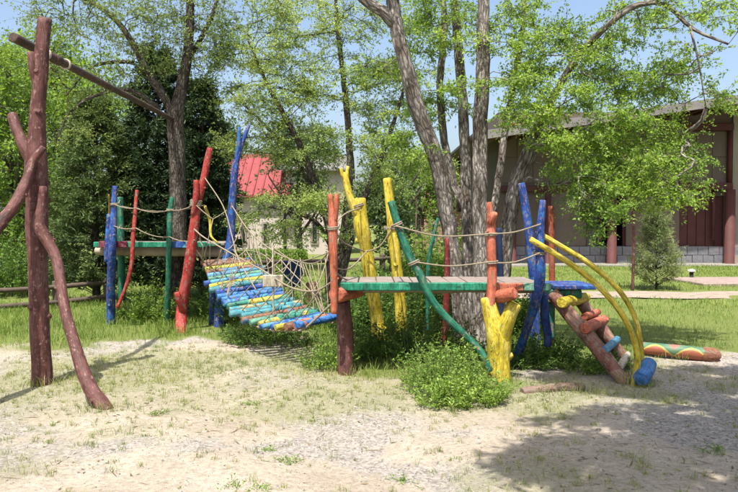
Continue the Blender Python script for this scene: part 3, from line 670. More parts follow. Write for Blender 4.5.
# --- dark junipers
def conifer(name, label, x, y, h, r, mat, seed, n_br=220, sprays=26, nl=.085, wd=.022, group=None, profile=None, droop=.25, stem=.09, z0=.05):
    rg = np.random.RandomState(seed); t = thing(name, label, 'tree', (x, y, 0), group)
    mb = MB(); mb.tube([[x, y, -.1], [x, y, h * .5], [x + .05, y, h * .97]], [stem, stem * .65, .012], 10, .05, seed)
    PP = []; DD = []
    for k in range(n_br):
        f = z0 + (1 - z0) * rg.uniform(0, 1) ** 1.15; z = h * f; a = rg.uniform(0, 6.28)
        L_ = r * (profile(f) if profile else (1 - f) ** .75) * rg.uniform(.65, 1.12) + .08
        tt = np.linspace(0, 1, 6); dx = tt * L_; dz = tt * L_ * .55 * (1 - f) ** .3 - droop * tt ** 2 * L_
        p = np.stack([x + np.cos(a) * dx, y + np.sin(a) * dx, z + dz - .1 * L_], 1) + rg.normal(0, .02, (6, 3)) * tt[:, None]
        p[:, 2] = np.maximum(p[:, 2], .03)
        mb.tube(p, np.linspace(.012, .003, 6), 3, 0, seed, False)
        f2 = rg.uniform(.18, 1.0, sprays) ** .7; ip = np.array([[np.interp(q, tt, p[:, c]) for c in range(3)] for q in f2])
        sd_ = np.array([-math.sin(a), math.cos(a), 0]); out = np.array([math.cos(a), math.sin(a), .25])
        dd = out + sd_ * rg.uniform(-1.1, 1.1, (sprays, 1)) + rg.normal(0, .35, (sprays, 3))
        PP.append(ip + rg.normal(0, .03, (sprays, 3))); DD.append(dd)
    mb.build('trunk', M['bark2'], t)
    pp = np.repeat(np.concatenate(PP), 4, 0); dd = np.repeat(np.concatenate(DD), 4, 0); n = len(pp); dd /= np.linalg.norm(dd, axis=1, keepdims=True)
    pp = pp + dd * rg.uniform(0, nl * 1.6, (n, 1)); dd = dd + rg.normal(0, .45, (n, 3))
    V, Q = leaf_geom(pp, dd, nl * rg.uniform(.6, 1.3, n), rg, wd / nl, .1)
    m2 = MB(); m2.add(V, Q); m2.build('crown', mat, t, smooth=False, lc=False)
    return t
prof = lambda f: min(1.0, (1 - f) ** .6 * 1.1) * (.75 + .25 * min(1, f * 4))
conifer('juniper', 'dark dense juniper rising beside the low fence end', px_x(96, 14.8), 14.8, 4.3, 1.15, M['needle_m'], 61, 330, 30, .09, .028, profile=prof)
conifer('juniper', 'tall dark juniper directly behind the blue posts of the far platform', px_x(158, 15.6), 15.6, 5.4, 1.1, M['needle'], 62, 380, 30, .11, .036, profile=prof)
conifer('juniper', 'dark juniper behind the tall red forked post', px_x(202, 15.2), 15.2, 4.7, .9, M['needle'], 63, 320, 30, .10, .034, profile=prof)
conifer('pine_sapling', 'small feathery young pine on the lawn before the brown gate', px_x(657, 17.6), 17.6, 2.1, .58, M['needle_l'], 64, 130, 26, .085, .014, droop=-.2, stem=.03)

# --- thin sapling on the lawn
D = 17.2; x0 = px_x(633, D)
tree('sapling', 'thin dark-stemmed sapling standing left of the young pine', 'tree', [([[x0, D, -.05], [x0 + .02, D, 1.2], [x0 - .03, D, 2.3], [x0 + .02, D, 3.2]], [.04, .035, .03, .01])],
     [((x0, D, 2.7), (.45, .45, .6), 26)], M['leaf_mid'], M['dark'], 77, .06, 5, 8, .3, limb_sides=8)

# --- leafy weeds and shrubs
def shrub(name, label, x, y, rx, ry, h, n_stem, mat, seed, leaf=.03, per=22, group=None, cat='shrub', lobes=()):
    rg = np.random.RandomState(seed); t = thing(name, label, cat, (x, y, 0), group); mb = MB(); PP = []; DD = []
    lobes = [(x, y, rx, ry, h)] + list(lobes); wgt = np.array([l[2] * l[3] for l in lobes]); wgt /= wgt.sum()
    ns = int(n_stem * (1 if len(lobes) == 1 else 1.6))
    for k in range(ns):
        x, y, rx, ry, h = lobes[rg.choice(len(lobes), p=wgt)]
        a = rg.uniform(0, 6.28); q = rg.uniform(0, 1) ** .6; bx_, by_ = x + math.cos(a) * rx * q, y + math.sin(a) * ry * q
        hh = h * (1 - .4 * q * q) * rg.uniform(.35, 1.25); hh *= 1.35 if rg.uniform() > .88 else 1.0
        ln = np.array([math.cos(a) * rx, math.sin(a) * ry, 0]) * rg.uniform(.0, .3) + rg.normal(0, .07, 3) * [1, 1, 0]
        tt = np.linspace(0, 1, 5)[:, None]; p = np.array([bx_, by_, gz(bx_, by_) - .02]) + tt * np.array([0, 0, hh]) + tt ** 2 * ln
        mb.tube(p, np.linspace(.004, .0015, 5), 3, 0, 1, False)
        f = rg.uniform(.12, 1, per) ** .8; ip = np.array([np.interp(f, tt[:, 0], p[:, c]) for c in range(3)]).T; aa = rg.uniform(0, 6.28, per)
        dd = np.stack([np.cos(aa), np.sin(aa), rg.uniform(.0, .9, per)], 1); ip = ip + dd * (rg.uniform(0, .05, per) * (1.2 - f))[:, None]
        PP.append(ip); DD.append(dd)
    mb.build('stem', M['stem'], t); pp = np.concatenate(PP); n = len(pp)
    V, Q = leaf_geom(pp, np.concatenate(DD), leaf * rg.uniform(.5, 1.4, n), rg, .45, .05)
    m2 = MB(); m2.add(V, Q); m2.build('foliage', mat, t, smooth=False, lc=False)
    return t
shrub('leafy_shrub', 'broad bright green weedy shrub spreading at the foot of the yellow forked post',   .76, 6.75, .38, .42, .44, 260, M['weed'], 71, .032, 27, lobes=[(.60, 7.1, .26, .26, .42), (.93, 6.4, .30, .25, .28), (1.12, 6.5, .14, .18, .17), (.70, 6.3, .25, .2, .26)])
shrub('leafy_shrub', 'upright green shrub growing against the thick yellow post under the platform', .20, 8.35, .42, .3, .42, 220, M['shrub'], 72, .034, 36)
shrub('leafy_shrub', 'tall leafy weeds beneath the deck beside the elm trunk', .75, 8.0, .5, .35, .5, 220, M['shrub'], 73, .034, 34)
shrub('leafy_shrub', 'pale green weeds round the foot of the dark red stump', -.42, 7.9, .28, .25, .34, 130, M['weed'], 74, .03, 30)
shrub('leafy_shrub', 'rounded green bush beneath the far platform beside the red post', px_x(153, 11.5), 11.5, .36, .3, .62, 170, M['weed'], 75, .04, 34)
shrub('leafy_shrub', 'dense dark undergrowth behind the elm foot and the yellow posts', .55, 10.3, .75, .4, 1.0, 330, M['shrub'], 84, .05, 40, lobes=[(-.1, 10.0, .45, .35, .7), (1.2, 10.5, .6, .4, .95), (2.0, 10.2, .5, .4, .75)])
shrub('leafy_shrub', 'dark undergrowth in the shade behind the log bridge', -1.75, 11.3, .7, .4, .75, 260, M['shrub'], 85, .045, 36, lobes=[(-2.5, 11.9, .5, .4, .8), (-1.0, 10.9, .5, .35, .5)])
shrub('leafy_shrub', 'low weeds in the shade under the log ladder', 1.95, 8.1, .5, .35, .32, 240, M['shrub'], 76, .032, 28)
shrub('leafy_shrub', 'low spreading weeds beside the ladder foot', 2.55, 7.75, .38, .25, .2, 130, M['weed'], 78, .028, 24)
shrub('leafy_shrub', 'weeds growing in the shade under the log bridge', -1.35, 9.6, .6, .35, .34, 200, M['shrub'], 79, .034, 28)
shrub('leafy_shrub', 'round clipped bush on the lawn between the yellow posts and the elm', px_x(436, 17), 17, .85, .7, 1.5, 260, M['weed'], 80, .08, 40)
shrub('leafy_shrub', 'pale green bush growing at the low fence behind the swing post', px_x(8, 16), 16, .9, .7, 1.2, 240, M['shrub'], 81, .07, 36)
shrub('leafy_shrub', 'dark green broad-leaved plants behind the back of the green-edged platform', px_x(378, 14.5), 14.5, .55, .4, .6, 120, M['shrub'], 82, .08, 26)
shrub('leafy_shrub', 'weeds at the foot of the far blue post', px_x(122, 11.9), 11.9, .5, .3, .3, 170, M['weed'], 83, .035, 26)
for i, (px_w, py_w, s) in enumerate([(286, 463, .085), (232, 487, .06), (260, 490, .055), (158, 417, .06), (400, 476, .06), (270, 451, .05), (250, 404, .06), (715, 455, .09)]):
    g = G(px_w, py_w)
    shrub('weed_tuft', 'small green weed tuft sprouting alone from the open sand', g[0], g[1], s * .8, s * .8, s * .6, 20, M['weed'], 90 + i, .016, 10, 'weed tufts on the sand', 'weed')

# --- clipped hedge before the white house
hd = thing('hedge', 'low clipped green hedge before the white house', 'hedge', (px_x(262, 22.5), 22.5, 0))
rg = np.random.RandomState(8); n = 16000
q = rg.uniform(-1, 1, (n, 3)); ax = rg.randint(0, 3, n); q[np.arange(n), ax] = np.sign(q[np.arange(n), ax]) * rg.uniform(.8, 1.05, n)
pp = np.array([px_x(262, 22.5), 22.5, .42]) + q * np.array([1.35, .35, .38]); V, Q = leaf_geom(pp, rg.normal(0, 1, (n, 3)), .07 * rg.uniform(.6, 1.3, n), rg)
m2 = MB(); m2.add(V, Q); m2.build('foliage', M['leaf_far'], hd, smooth=False, lc=False)
mb = MB()
for k in range(9): xx = px_x(262, 22.5) - 1.2 + k * .3; mb.tube([[xx, 22.5, -.05], [xx + .03, 22.5, .5], [xx - .02, 22.52, .72]], [.02, .015, .006], 5)
mb.build('stem', M['bark2'], hd)

# ------------------------------------------------------------------ dark red swing frame on the left
b0 = G(42, 386); sf = thing('swing_frame', 'dark red-brown forked log post with curved braces and a long pipe beam', 'swing frame', b0)
D = 7.05
log('post', [P(42, 392, D), P(41, 360, D), P(39, 310, D), P(38, 260, D), P(37, 210, D), P(36, 160, D), P(37, 125, D), P(40, 80, D), P(45, 18, D)], [.098, .096, .092, .098, .108, .10, .078, .072, .062], M['dark'], sf, 20, .10, 9)
log('branch_stub', [P(31, 52, D-.05), P(33, 68, D-.05), P(37, 92, D)], [.035, .04, .03], M['dark'], sf, 10)
log('fork', [P(12, 114, D+.05), P(17, 130, D), P(25, 148, D-.02), P(36, 172, D)], [.045, .052, .058, .05], M['dark'], sf, 12)
log('brace', [P(44, 147, D-.13), P(33, 162, D-.15), P(27, 180, D-.2), P(14, 206, D-.35), P(-8, 236, D-.55), P(-50, 320, D-1.1), P(-88, 420, D-1.5) * [1, 1, 0] - [0, 0, .08]], [.03, .042, .05, .056, .058, .06, .065], M['dark'], sf, 14, .05, 2)
log('brace', [P(43, 186, D-.12), P(42, 205, D-.12), P(39, 225, D-.14), P(47, 240, D-.15), P(56, 258, D-.2), P(61, 285, D-.3), P(67, 318, D-.45), P(78, 355, D-.62), P(90, 388, D-.8), P(100, 402, D-.9), P(110, 412, D-1.0)], [.035, .045, .06, .058, .052, .05, .05, .054, .06, .066, .05], M['dark'], sf, 16, .10, 3)
bA, bB = P(13, 37, 6.92), P(172, 119, 12.38)
bm_ = log('beam', [bA, bA + (bB - bA) * .33, bA + (bB - bA) * .66, bB], [.048, .045, .043, .04], M['rust'], sf, 14, .02)
dirb = (bB - bA) / np.linalg.norm(bB - bA)
mb = MB(); q0 = bA + (bB - bA) * .16; mb.tube([q0, q0 + dirb * .14], .056, 16); mb.build('pipe_collar', M['rust'], sf)
M['whiterope'] = plain('white_rope', (.40, .36, .29), .9, .2, 30)
rope_coil(bA + (bB - bA) * .125, dirb, .048, 2, M['whiterope'], sf); rope_coil(bA + (bB - bA) * .215, dirb, .047, 2, M['whiterope'], sf)

# ------------------------------------------------------------------ far platform (left)
zt = 1.31; b0 = np.array([-3.4, 11.6, 0]); lp = thing('play_platform', 'high far platform with blue, red and green log posts and rope rails', 'play platform', b0)
x0, x1 = px_x(97, 11.3), px_x(214, 11.3)
for k in range(8):
    mb = MB(); mb.box([(x0 + x1) / 2 + random.Random(k).uniform(-.05, .05), 11.33 + k * .205, zt - .025], (x1 - x0 + .1, .19, .045), 0, .006); mb.build('board', M['deck'] if k else M['green'], lp, smooth=False)
mb = MB(); mb.box([px_x(150, 11.2), 11.205, zt - .02], (1.78, .05, .085), 0, .008); mb.build('edge_board', M['greenboard'], lp, smooth=False)
mb = MB(); mb.box([px_x(113, 11.15), 11.155, zt - .015], (.44, .045, .10), 0, .008); mb.build('edge_board', paint('paint_purple_red', (.20, .012, .045), .4), lp, smooth=False)
mb = MB(); mb.box([px_x(184, 11.15), 11.155, zt - .02], (.40, .045, .10), 0, .008); mb.build('edge_board', M['bluemix'], lp, smooth=False)
log('crossbeam', [[x0 - .1, 11.5, zt - .13], [x1 + .1, 11.45, zt - .15]], [.07, .075], M['wood'], lp, 12)
log('crossbeam', [[x0 - .1, 12.7, zt - .13], [x1 + .1, 12.7, zt - .13]], [.07, .07], M['wood'], lp, 12)
D = 11.1
log('post', [P(111, 330, D+.35), P(111, 290, D+.2), P(112, 250, D), P(114, 210, D), P(115, 186, D)], [.072, .068, .06, .048, .04], M['blue'], lp, 14, .10, 3)
log('post', [P(107, 262, D+.1), P(108, 240, D+.05), P(109, 214, D+.05)], [.05, .05, .035], M['blue'], lp, 12)
log('post', [P(122, 300, 12.2), P(121, 245, 12.1), P(120, 197, 12.1)], [.06, .058, .05], M['green'], lp, 12)
log('pole', [P(110, 240, 12.3), P(109, 194, 12.3)], [.02, .018], paint('paint_ochre', (.38, .22, .03), .4), lp, 8)
log('pole', [P(117, 308, D-.1), P(124, 292, D-.1), P(131, 268, D-.1), P(133, 240, D-.08), P(135, 215, D-.05), P(137, 190, D)], [.026, .028, .032, .034, .032, .026], M['red'], lp, 12, .08, 3)
log('post', [P(166, 330, D+.3), P(168, 290, D+.1), P(169, 245, D-.05), P(170, 215, D-.05), P(172, 197, D-.05)], [.05, .046, .044, .046, .035], M['green'], lp, 12, .06, 1)
log('post', [G(181, 333) - [0, 0, .06], P(182, 310, 10.75), P(188, 270, 10.7), P(194, 230, 10.7), P(197, 205, 10.7), P(204, 178, 10.7), P(210, 148, 10.75)], [.088, .086, .08, .07, .062, .056, .045], M['red'], lp, 16, .10, 4, stubs=[([P(193, 215, 10.66), P(196, 198, 10.62), P(196, 180, 10.62)], [.04, .05, .04]), ([P(184, 312, 10.7), P(179, 300, 10.6), P(177, 292, 10.58)], [.05, .05, .045])])
log('post', [P(219, 335, 11.15), P(222, 300, 11.15), P(227, 262, 11.15), P(231, 235, 11.15), P(232, 205, 11.15), P(235, 170, 11.15), P(239, 152, 11.15), P(249, 125, 11.2)], [.10, .095, .078, .066, .06, .053, .044, .024], M['blue'], lp, 16, .10, 3, stubs=[([P(236, 160, 11.15), P(239, 145, 11.12), P(239, 127, 11.1)], [.04, .038, .026])])
log('post', [P(213, 325, 11.3), P(214, 296, 11.3), P(213, 272, 11.3)], [.07, .07, .065], paint('paint_dark_blue', (.012, .05, .24), .36), lp, 12)
log('branch', [P(205, 206, 10.9), P(210, 222, 10.85), P(211, 236, 10.8), P(218, 243, 10.8)], [.022, .024, .02, .014], M['yellow'], lp, 10)
RT = M['rope']
for z1, z2, z3, z4 in ((204, 211, 210, 204), (226, 231, 237, 240)):
    a, b_, c_, d_ = P(114, z1, D-.06), P(136, z2 - 3, D-.13), P(170, z3, D-.1), P(195, z4, 10.62)
    rope(a, b_, .03, RT, lp); rope(b_, c_, .05, RT, lp); rope(c_, d_, .04, RT, lp)
rope(P(114, 204, D-.06), P(120, 200, 12.05), .05, RT, lp)
rope(P(114, 226, D-.06), P(120, 226, 12.05), .05, RT, lp)
rope(P(121, 206, 12.05), P(205, 205, 12.8), .1, RT, lp)
rope_coil(P(196, 203, 10.68), [.1, 0, 1], .078, 5, RT, lp); rope_coil(P(115, 204, D), [0, 0, 1], .058, 2, RT, lp); rope_coil(P(170, 210, D-.05), [0, 0, 1], .046, 2, RT, lp)

# ------------------------------------------------------------------ log bridge
Lp = np.array([(202, 263), (204, 270), (206, 277), (209, 284), (214, 291), (219, 298), (226, 305), (233, 312), (243, 319), (255, 325), (270, 327), (286, 327), (300, 325)], float)
Rp = np.array([(248, 260), (256, 264), (262, 269), (268, 275), (273, 282), (279, 289), (286, 296), (296, 302), (306, 307), (318, 312), (327, 315), (333, 317), (339, 316)], float)
NPK = 26; ti = np.linspace(0, 1, 13); tk = np.linspace(0, 1, NPK)
lb = thing('log_bridge', 'sagging rope bridge of multicoloured painted logs between the two platforms', 'bridge', G(270, 345))
seq = ['brownmix', 'ygreen', 'brownmix', 'cyan', 'bluemix', 'ygreen', 'tealmix', 'blue', 'sky', 'bluemix', 'greenmix', 'sky', 'tealmix', 'brownmix', 'mint', 'greenmix', 'bluemix', 'ygreen', 'greenmix', 'bluesal', 'bluesal']
LE, RE = [], []; rr_ = random.Random(12)
for k, t in enumerate(tk):
    l = P(np.interp(t, ti, Lp[:, 0]), np.interp(t, ti, Lp[:, 1]), 10.85 - 3.05 * t ** 1.05); r = P(np.interp(t, ti, Rp[:, 0]), np.interp(t, ti, Rp[:, 1]), 11.05 - 2.75 * t ** 1.05)
    ax = (r - l) / np.linalg.norm(r - l); l2 = l - ax * rr_.uniform(-.03, .08); r2 = r + ax * rr_.uniform(-.05, .07)
    mid = (l2 + r2) / 2 + [0, 0, rr_.uniform(-.015, .02)]; rad = rr_.uniform(.039, .049)
    log('log', [l2, mid, r2], [rad * rr_.uniform(.85, 1.1), rad, rad * rr_.uniform(.85, 1.1)], M[seq[(k * 21) // 26]] if k % 9 != 5 else M[rr_.choice(['brownmix', 'tealmix', 'mint'])], lb, 12, .09, 1)
    LE.append(l + ax * .07); RE.append(r - ax * .07)
dz = np.array([0, 0, -.055])
def cable(pts, r=.013): return MB().tube(catmull(pts, .08)[0], r, 6, .1, len(pts)).build('rope', RT, lb)
cable([P(196, 250, 10.7)] + [q + dz for q in LE] + [P(336, 300, 7.6)]); cable([P(232, 248, 11.15)] + [q + dz for q in RE] + [P(338, 290, 8.6)])
near = [P(194, 229, 10.62), P(205, 238, 10.4), P(236, 256, 9.8), P(262, 270, 9.1), P(290, 287, 8.3), P(315, 291, 7.85), P(335, 280, 7.45)]
near2 = [P(205, 178, 10.65), P(223, 206, 10.3), P(232, 236, 9.9), P(238, 258, 9.5), P(256, 290, 9.0)]
nearp, _ = catmull(near, .06)
MB().tube(nearp, .010, 6, .1, 5).build('rope', RT, lb); MB().tube(catmull(near2, .06)[0], .008, 6, .1, 6).build('rope', RT, lb)
far = [P(232, 206, 11.1), P(250, 232, 10.6), P(275, 252, 10.0), P(300, 262, 9.4), P(318, 262, 9.0), P(334, 246, 8.5)]
farp, _ = catmull(far, .06); MB().tube(farp, .009, 6, .1, 7).build('rope', RT, lb)
far2 = [P(232, 250, 11.1), P(262, 254, 10.4), P(292, 282, 9.6), P(318, 292, 9.0), P(334, 266, 8.5)]
MB().tube(catmull(far2, .06)[0], .008, 6, .1, 8).build('rope', RT, lb)
for k in range(1, NPK - 1, 2):
    q = nearp[int(len(nearp) * (k + .5) / NPK)]; rope(q, LE[k], .0, RT, lb, .006); q = farp[int(len(farp) * (k + .5) / NPK)]; rope(q, RE[k], .0, RT, lb, .006)
for a, b_ in (((197, 206, 10.6), (213, 219, 10.5)), ((213, 219, 10.5), (227, 210, 10.7)), ((213, 219, 10.5), (209, 236, 10.3)), ((209, 236, 10.3), (203, 262, 10.6)), ((199, 238, 10.6), (203, 246, 10.5)), ((203, 246, 10.5), (202, 262, 10.7)),
              ((238, 256, 9.7), (246, 250, 9.8)), ((246, 250, 9.8), (254, 262, 9.5)), ((281, 260, 8.9), (302, 282, 8.4)), ((302, 282, 8.4), (316, 296, 8.0)), ((316, 291, 7.85), (322, 312, 7.8)), ((316, 291, 7.85), (331, 306, 7.7)), ((316, 291, 7.85), (306, 315, 8.0)), ((292, 287, 8.3), (276, 300, 8.7)),
              ((300, 258, 9.2), (304, 274, 8.9)), ((304, 274, 8.9), (286, 300, 8.8)), ((272, 246, 9.0), (306, 270, 8.8)), ((300, 262, 8.4), (334, 250, 7.5))):
    rope(P(*a), P(*b_), .01, RT, lb, .0065)
rn_ = random.Random(31)
for k in range(16):
    src, ends = (nearp, LE) if k % 2 else (farp, RE)
    i_ = int(len(src) * rn_.uniform(.12, .9)); j_ = min(NPK - 1, max(0, int(NPK * i_ / len(src) + rn_.choice([-4, -3, 3, 4])))); rope(src[i_], ends[j_], rn_.uniform(.0, .04), RT, lb, .006)
for k in range(7):
    f_ = rn_.uniform(.15, .85); rope(nearp[int(len(nearp) * f_)], farp[min(len(farp) - 1, int(len(farp) * min(.97, f_ + rn_.uniform(-.12, .12))))], rn_.uniform(.04, .14), RT, lb, .0065)
log('hanging_stick', [P(273, 246, 8.75), P(273, 290, 8.75), P(274, 333, 8.75)], [.013, .013, .013], M['cream'], lb, 8)
mb = MB(); mb.box(P(273, 281, 8.72), (.25, .03, .15), .1, .01); mb.build('pale_board', M['cream'], lb, smooth=False)
MB().tube([P(275, 322, 8.70), P(275, 327, 8.70)], [.035, .04], 12, .05, 3).build('knob', M['yellow'], lb)

# ------------------------------------------------------------------ near platform (right)
zt = 0.985; D = 7.4; xa, xb = px_x(339, D), px_x(546, D)
rp = thing('play_platform', 'low green-edged platform before the elm with yellow, salmon and blue log posts', 'play platform', ((xa + xb) / 2, 8.1, 0))
rr_ = random.Random(4)
for k in range(11):
    x = xa + (xb - xa) * (k + .5) / 11
    mb = MB(); mb.box([x, 7.93 + rr_.uniform(-.02, .02), zt - .02 + rr_.uniform(-.003, .003)], ((xb - xa) / 11 - .012, .98, .04), rr_.uniform(-.006, .006), .006); mb.build('board', M['deck'], rp, smooth=False)
e1 = px_x(487, D)
mb = MB(); mb.box([(xa + e1) / 2, D + .01, zt - .03], (e1 - xa, .05, .085), 0, .01); mb.build('edge_board', M['greenboard'], rp, smooth=False)
e2 = px_x(524, D); mb = MB(); mb.box([(e1 + e2) / 2 + .005, D + .012, zt - .035], (e2 - e1 - .015, .05, .085), 0, .01); mb.build('edge_board', M['salmon'], rp, smooth=False)
mb = MB(); mb.box([(e2 + xb) / 2 + .03, D + .014, zt - .035], (xb - e2 + .06, .05, .08), 0, .01); mb.build('edge_board', M['mint'], rp, smooth=False)
mb = MB(); mb.box([px_x(568, 8.0), 8.0, zt - .065], (.46, .62, .05), 0, .01); mb.build('side_board', M['blue'], rp, smooth=False)
mb = MB(); mb.box([px_x(560, 8.0), 7.95, zt - .145], (.36, .4, .1), 0, .012); mb.build('side_board', M['green'], rp, smooth=False)
log('crossbeam', [[xa + .02, 7.85, zt - .085], [xb + .1, 7.85, zt - .085]], .055, M['wood'], rp, 12); log('crossbeam', [[xa, 8.3, zt - .09], [xb + .1, 8.3, zt - .09]], .06, M['wood'], rp, 12)
log('stump_post', [G(346, 374) - [0, 0, .08], P(346, 350, 7.62), P(344, 320, 7.6), P(342, 301, 7.58)], [.088, .084, .086, .09], M['dark'], rp, 16, .10, 3)
log('crossbeam', [P(336, 295, 7.33), P(343, 294, 7.5), P(360, 290, 7.95)], [.085, .082, .075], M['salmon'], rp, 16, .04)
log('post', [P(334, 314, D-.1), P(334, 280, D-.1), P(333, 240, D-.1), P(333, 222, D-.1), P(331, 205, D-.1), P(330, 194, D-.1)], [.036, .04, .045, .046, .03, .026], M['salmon'], rp, 12, .06, 1, stubs=[([P(333, 228, D-.1), P(336, 212, D-.12), P(337, 194, D-.14)], [.035, .03, .026])])
log('post', [G(381, 349) - [0, 0, .08], P(377, 320, 9.15), P(372, 285, 9.0), P(366, 250, 8.95), P(361, 222, 8.9), P(360, 198, 8.9)], [.09, .085, .082, .086, .092, .07], M['yellow'], rp, 16, .09, 4, stubs=[([P(358, 215, 8.88), P(352, 202, 8.86), P(347, 186, 8.85), P(345, 172, 8.85)], [.06, .05, .045, .035]), ([P(345.5, 180, 8.85), P(342, 174, 8.83), P(341, 168, 8.82)], [.032, .025, .02]), ([P(345.5, 180, 8.85), P(347, 173, 8.87), P(348, 166, 8.88)], [.03, .024, .02])])
log('post', [P(402, 335, 9.0) * [1, 1, 0] - [0, 0, .08], P(400, 300, 8.95), P(396, 262, 8.9), P(392, 225, 8.9), P(387, 178, 8.9)], [.07, .07, .07, .068, .05], M['yellow'], rp, 16, .10, 5)
log('pole', [P(391, 201, 7.3), P(397, 222, 7.3), P(407, 250, 7.28), P(419, 273, 7.26), P(430, 297, 7.25), P(446, 317, 7.24), P(470, 340, 7.2), P(482, 354, 7.15), P(490, 372, 7.12)], [.04, .042, .044, .042, .041, .039, .037, .036, .032], M['green'], rp, 14, .10, 3)
log('post', [P(490, 316, D-.14), P(491, 298, D-.14), P(492, 270, D-.12), P(491, 240, D-.1), P(491, 222, D-.1), P(489, 202, D-.1)], [.05, .05, .052, .05, .046, .028], M['salmon'], rp, 14, .10, 2, stubs=[([P(490, 224, D-.12), P(493, 217, D-.15), P(495, 213, D-.18)], [.045, .045, .03])])
log('crossbeam', [P(515, 293, 7.08), P(503, 296, 7.2), P(490, 298, 7.5)], [.062, .07, .07], M['salmon'], rp, 16, .04)
log('forked_post', [G(499, 381) - [0, 0, .08], P(499, 360, 7.28), P(498, 338, 7.27), P(492, 318, 7.28), P(488, 297, 7.3)], [.118, .115, .12, .09, .078], M['yellow'], rp, 18, .08, 2, stubs=[([P(499, 352, 7.27), P(503, 332, 7.24), P(509, 316, 7.2), P(515, 303, 7.18)], [.085, .09, .078, .068])])
log('post', [G(513, 364) - [0, 0, .06], P(520, 348, 8.0), P(529, 322, 7.75), P(536, 300, 7.5), P(540, 275, 7.35), P(540, 245, 7.35), P(541, 220, 7.35), P(543, 200, 7.35)], [.046, .047, .05, .054, .054, .046, .039, .032], M['blue'], rp, 14, .11, 4)
log('post', [P(544, 294, 7.55), P(545, 318, 7.7), P(548, 335, 7.8), P(547, 346, 7.85)], [.04, .048, .045, .038], paint('paint_dark_blue_stub', (.015, .06, .30), .36), rp, 12, .06)
log('post', [P(536, 345, 8.7) * [1, 1, 0] - [0, 0, .05], P(534, 290, 8.65), P(530, 240, 8.6), P(525, 205, 8.6), P(521, 183, 8.6)], [.06, .058, .056, .05, .045], M['blue'], rp, 12, .06, 2)
log('post', [P(552, 342, 8.9) * [1, 1, 0] - [0, 0, .05], P(552, 275, 8.85), P(551, 206, 8.85)], [.04, .038, .036], paint('paint_orange_brown', (.40, .10, .035), .4), rp, 10)
log('post', [P(500, 340, 9.0) * [1, 1, 0] - [0, 0, .05], P(500, 275, 8.95), P(499, 228, 8.95)], [.05, .045, .04], paint('paint_navy', (.012, .03, .10), .3), rp, 10)
log('post', [P(445, 345, 8.85) * [1, 1, 0] - [0, 0, .05], P(447, 275, 8.8), P(447, 238, 8.8)], [.045, .04, .03], paint('paint_dull_red', (.26, .03, .025), .42), rp, 10)
log('pole', [P(428, 340, 9.0) * [1, 1, 0] - [0, 0, .05], P(428, 270, 8.95), P(434, 235, 8.95), P(438, 218, 8.95)], [.028, .026, .022, .018], M['green'], rp, 8)
mb = MB(); mb.box(P(550, 320, 7.8), (.10, .04, .40), 0, .01); mb.build('plank', M['green'], rp, smooth=False)
for pts in ([(333, 228, 7.28), (345, 243, 7.9), (366, 252, 8.8)], [(366, 252, 8.82), (380, 246, 8.82), (391, 230, 8.8)], [(396, 226, 7.24), (440, 236, 7.26), (490, 234, 7.24)], [(492, 234, 7.24), (515, 232, 7.27), (541, 224, 7.28)],
            [(333, 268, 7.28), (345, 279, 7.9), (371, 283, 8.85)], [(414, 262, 7.22), (450, 266, 7.23), (491, 262, 7.24)], [(492, 263, 7.24), (515, 262, 7.26), (540, 253, 7.28)], [(391, 228, 8.8), (393, 226, 8.2), (397, 224, 7.25)], [(333, 226, 7.28), (345, 214, 8.0), (360, 208, 8.8)],
            [(333, 268, 7.28), (350, 268, 8.0), (368, 250, 8.85)]):
    MB().tube(catmull([P(*q) for q in pts], .06)[0], .0085, 6, .1, 9).build('rope', RT, rp)
for q, ax, r_ in (((333, 228, 7.3), (0, 0, 1), .045), ((397, 225, 7.3), (.4, 0, -1), .051), ((491, 234, 7.3), (0, 0, 1), .05), ((492, 262, 7.28), (0, 0, 1), .052), ((358, 206, 8.88), (.3, 0, -1), .075), ((391, 228, 8.9), (0, 0, 1), .083), ((414, 263, 7.27), (.4, 0, -1), .051), ((540, 253, 7.35), (0, 0, 1), .056)):
    rope_coil(P(*q), ax, r_, 2, RT, rp, .009)

# ------------------------------------------------------------------ log ladder with yellow rails
ld = thing('log_ladder', 'leaning ladder of brown logs with coloured rungs and bent yellow handrails', 'ladder', G(628, 378))
s1a, s1b = P(552, 293, 7.75), G(627, 382) + np.array([0, 0, -.03]); s2a, s2b = P(572, 290, 8.15), G(636, 370) + np.array([0, .1, -.03])
browny = paint('paint_faded_brown', (.30, .12, .085), .46, second=(.46, .27, .2), second_amt=.55)
log('side_log', [s1a, s1a + (s1b - s1a) * .5, s1b], [.075, .078, .07], browny, ld, 14, .10, 3); log('side_log', [s2a, s2a + (s2b - s2a) * .5, s2b], [.072, .075, .068], browny, ld, 14, .10, 3)
def rung(f, over0, over1, r, mat, lift=.07):
    a = s1a + (s1b - s1a) * f; b_ = s2a + (s2b - s2a) * f; ax = (b_ - a) / np.linalg.norm(b_ - a); up = np.array([.35, 0, .93]) * lift
    log('rung', [a - ax * over0 + up, (a + b_) / 2 + up, b_ + ax * over1 + up], [r, r * 1.03, r * .95], mat, ld, 14, .05, 1)
rung(.17, .14, .06, .062, M['yellow']); rung(.46, .10, .12, .060, M['salmon']); rung(.36, -.15, .10, .04, M['salmon']); rung(.70, .04, .08, .042, M['cyan']); rung(.88, .0, .05, .04, M['cream'])
log('handrail', [P(530, 239, 7.3), P(552, 252, 7.25), P(575, 267, 7.2), P(596, 284, 7.15), P(613, 302, 7.1), P(627, 323, 7.06), P(636, 347, 7.05), P(637, 368, 7.05), P(632, 392, 7.05)], [.030, .030, .029, .029, .029, .030, .031, .032, .03], M['yellow'], ld, 12, .04)
